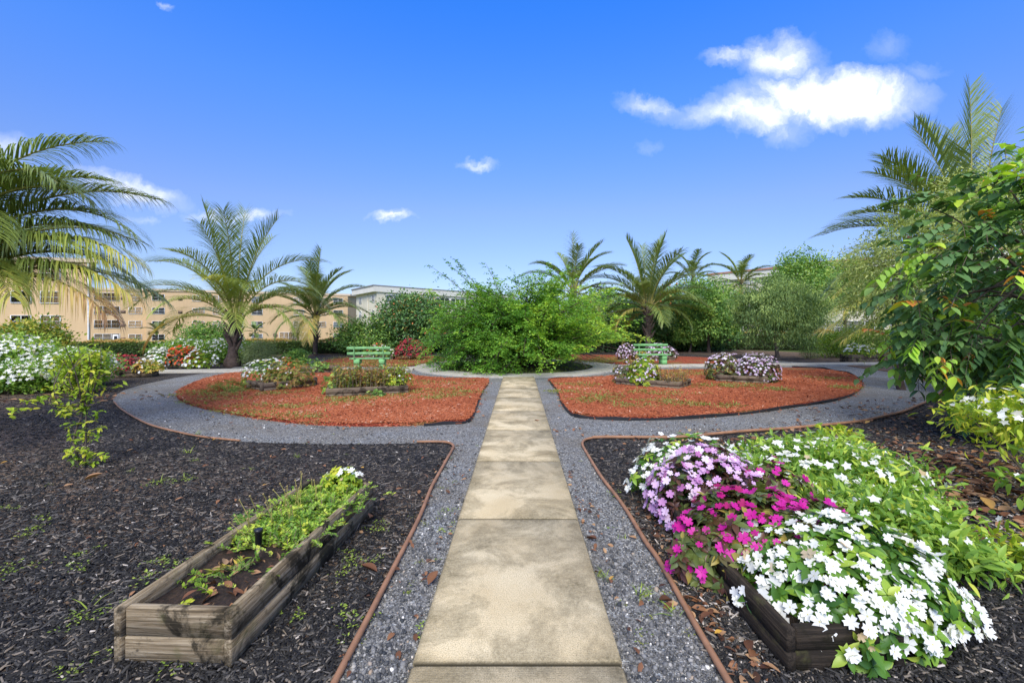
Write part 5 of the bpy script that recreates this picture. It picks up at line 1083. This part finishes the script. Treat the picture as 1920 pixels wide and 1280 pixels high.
# white building
c2 = (-20., 98.); A_ = ((707-CX)*84/F, 84.); B_ = ((668-CX)*94/F, 94.); C_ = ((960-CX)*110/F, 110.)
D_ = (C_[0]+B_[0]-A_[0], C_[1]+B_[1]-A_[1])
e = empty('apartment_building', (*c2, GZ), 'cream white flat roofed apartment building between the palms and the big round bush', 'building')
mb = MB(); prism(mb, rel([B_, A_, C_, D_], c2), 0, 10.1); mb.build('wall', 'cream', e)
mb = MB(); prism(mb, rel(grow([B_, A_, C_, D_], .9), c2), 10.1, 11.15); mb.build('fascia', 'pale_trim', e)
mb = MB(); prism(mb, rel(grow([B_, A_, C_, D_], 1.05), c2), 11.15, 11.35); mb.build('roof', 'roof', e)
f1 = Facade(e, B_, A_); f2 = Facade(e, A_, C_)
for k in range(4):
    z = GZ+8.9-2.75*k
    window(f1, f1.u_of(676), z, 1.3, 1.15, 2, 'pale_glass'); window(f1, f1.u_of(700), z, 1.3, 1.15, 2, 'pale_glass')
    for px, w, c_ in ((734, 2.3, 3), (765, 2.3, 2), (800, 4.2, 3), (829, 3.6, 3), (858, 3.6, 3), (885, 3.6, 3), (915, 3.0, 2)): window(f2, f2.u_of(px), z, w, 1.45, c_, 'glass' if px != 734 else 'pale_glass')
o = MB(); o.tube([(0, 0, .1), (0, 0, 10.)], .08, 6); p = f1.at(f1.u_of(690), .1); o.build('downpipe', 'pale_trim', e, loc=(p[0]-c2[0], p[1]-c2[1], 0))
# cream building beyond the trees
c3 = (42., 58.); a3 = ((1338-CX)*67/F, 67.); b3 = ((1545-CX)*56/F, 56.); d3 = ((1545-CX)*55/F, 55.0); e3 = (62., 34.)
e = empty('apartment_building', (*c3, GZ), 'long cream apartment building with terracotta roof edge behind the bright trees', 'building')
foot = [a3, b3, d3, e3, (72., 46.), (40., 80.)]
mb = MB(); prism(mb, rel(foot, c3), 0, 10.3); mb.build('wall', 'cream', e)
mb = MB(); prism(mb, rel(grow(foot, .8), c3), 10.3, 11.25); mb.build('fascia', 'pale_trim', e)
mb = MB(); prism(mb, rel(grow(foot, 1.0), c3), 11.25, 11.5); mb.build('roof', 'terracotta', e)
f1 = Facade(e, a3, b3); f2 = Facade(e, d3, e3)
for k in range(4):
    z = GZ+9.1-2.75*k
    for px in (1365, 1405, 1444, 1485, 1525): window(f1, f1.u_of(px), z, 1.7, 1.2, 2)
    for px in (1565, 1600, 1640, 1690, 1745, 1800, 1850): window(f2, f2.u_of(px), z, 1.7, 1.3, 2, ['glass', 'pale_glass'][k % 2])

# ------------------------------------------------------------------ sky, sun, camera
SUN_EL, SUN_AZ = R(42), R(186)                     # azimuth clockwise from +Y: behind and to one side of the eye
w = bpy.data.worlds.new('World'); sc.world = w; w.use_nodes = True; nt = w.node_tree; nt.nodes.clear()
out = nt.nodes.new('ShaderNodeOutputWorld'); bg = nt.nodes.new('ShaderNodeBackground'); nt.links.new(bg.outputs[0], out.inputs[0])
sky = nt.nodes.new('ShaderNodeTexSky'); sky.sky_type = 'NISHITA'; sky.sun_disc = False; sky.sun_elevation = SUN_EL; sky.sun_rotation = SUN_AZ
sky.air_density = 1.0; sky.dust_density = .6; sky.ozone_density = 4.0
bg.inputs[1].default_value = .12
gen = nt.nodes.new('ShaderNodeTexCoord').outputs['Generated']
sep = node(nt, 'ShaderNodeSeparateXYZ'); nt.links.new(gen, sep.inputs[0])
tint = ramp(nt, sep.outputs[2], [(0, (.315, .315, .385)), (.13, (.305, .305, .39)), (.243, (.335, .34, .45)), (.436, (.225, .40, .70)), (.577, (.125, .40, .825)), (.65, (.125, .40, .825))])
tint2 = node(nt, 'ShaderNodeVectorMath', {0: tint}, operation='SCALE'); tint2.inputs['Scale'].default_value = 1.85
skyc = mix(nt, 1., sky.outputs[0], tint2.outputs[0], 'MULTIPLY')
# cloud-white cap added overhead, unseen above the picture, as soft neutral fill light
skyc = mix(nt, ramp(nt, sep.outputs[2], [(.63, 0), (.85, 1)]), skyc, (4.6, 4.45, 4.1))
yy = math_(nt, 'MAXIMUM', sep.outputs[1], .05)
uv = node(nt, 'ShaderNodeCombineXYZ', {0: math_(nt, 'DIVIDE', sep.outputs[0], yy), 1: math_(nt, 'DIVIDE', sep.outputs[2], yy)}).outputs[0]
def warp_(vec, scale, amt, seed):
    mp = node(nt, 'ShaderNodeMapping'); nt.links.new(vec, mp.inputs[0]); mp.inputs['Location'].default_value = (seed, seed*.7, 0)
    n = node(nt, 'ShaderNodeTexNoise', {'Scale': scale, 'Detail': 7., 'Roughness': .6}); nt.links.new(mp.outputs[0], n.inputs['Vector'])
    s = node(nt, 'ShaderNodeVectorMath', {0: n.outputs['Color'], 1: (.5, .5, .5)}, operation='SUBTRACT')
    sc_ = node(nt, 'ShaderNodeVectorMath', {0: s.outputs[0]}, operation='SCALE'); sc_.inputs['Scale'].default_value = amt
    return node(nt, 'ShaderNodeVectorMath', {0: vec, 1: sc_.outputs[0]}, operation='ADD').outputs[0]
uvw = warp_(warp_(uv, 6., .13, 3.1), 24., .045, 9.)
flat = node(nt, 'ShaderNodeVectorMath', {0: uvw, 1: (1, 1, 0)}, operation='MULTIPLY').outputs[0]
acc = None
for px, py, rx, ry, rot, amp in [(1550, 185, 180, 48, -.03, 1.45), (1430, 205, 150, 40, .12, 1.0), (1470, 108, 74, 44, .0, .8), (1385, 100, 60, 18, .1, .6), (1225, 207, 75, 20, -.35, .55), (1480, 240, 50, 34, .3, .6), (1655, 100, 38, 26, 0, .3), (1720, 145, 50, 16, 0, .25), (1300, 225, 70, 20, .1, .4),
                                 (897, 319, 40, 10, -.15, .55), (732, 406, 44, 11, -.08, .68), (240, 362, 105, 22, -.27, .8), (180, 332, 55, 15, -.3, .5), (380, 410, 45, 10, 0, .6), (465, 413, 55, 13, 0, .75), (262, 416, 34, 9, 0, .3), (310, 3, 16, 8, 0, .4), (15, 275, 45, 28, 0, .45), (1220, 287, 22, 10, 0, .25)]:
    mp = node(nt, 'ShaderNodeMapping', vector_type='TEXTURE'); nt.links.new(flat, mp.inputs[0])
    mp.inputs['Location'].default_value = ((px-CX)/F, (CY-py)/F, 0); mp.inputs['Rotation'].default_value = (0, 0, rot); mp.inputs['Scale'].default_value = (rx/F, ry/F, 1)
    ln_ = node(nt, 'ShaderNodeVectorMath', {0: mp.outputs[0]}, operation='LENGTH').outputs['Value']
    v = math_(nt, 'MULTIPLY', math_(nt, 'SUBTRACT', 1.25, ln_, True), amp)
    acc = v if acc is None else math_(nt, 'MAXIMUM', acc, v)
front = math_(nt, 'GREATER_THAN', sep.outputs[1], .06)
wisp = noise(nt, uvw, 9., 8, .62, .4)
acc = math_(nt, 'MULTIPLY', acc, math_(nt, 'ADD', -.35, math_(nt, 'MULTIPLY', wisp, 2.6)))
cf = math_(nt, 'MULTIPLY', ramp(nt, acc, [(.0, 0), (.35, .18), (.85, .66), (1, .92)]), front)
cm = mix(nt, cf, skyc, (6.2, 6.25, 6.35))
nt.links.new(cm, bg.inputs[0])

sl = bpy.data.lights.new('sun', 'SUN'); sl.energy = 2.2; sl.angle = R(32); sl.color = (1., .93, .80)
so = bpy.data.objects.new('sun', sl); COL.objects.link(so)
sd = Vector((math.sin(SUN_AZ)*math.cos(SUN_EL), math.cos(SUN_AZ)*math.cos(SUN_EL), math.sin(SUN_EL)))
so.rotation_euler = (-sd).to_track_quat('-Z', 'Y').to_euler(); so.location = sd*50

cam = bpy.data.cameras.new('camera'); co_ = bpy.data.objects.new('camera', cam); COL.objects.link(co_); sc.camera = co_
co_.location = (0, 0, H); co_.rotation_euler = (R(90), 0, 0)
cam.sensor_width = 36; cam.lens = 16; cam.shift_x = -13/1920; cam.shift_y = -27/1920; cam.clip_start = .05; cam.clip_end = 9000
sc.view_settings.view_transform = 'Standard'; sc.view_settings.look = 'None'; sc.view_settings.exposure = .95; sc.view_settings.gamma = 1
sc.cycles.max_bounces = 8; sc.cycles.transparent_max_bounces = 8; sc.cycles.use_denoising = True
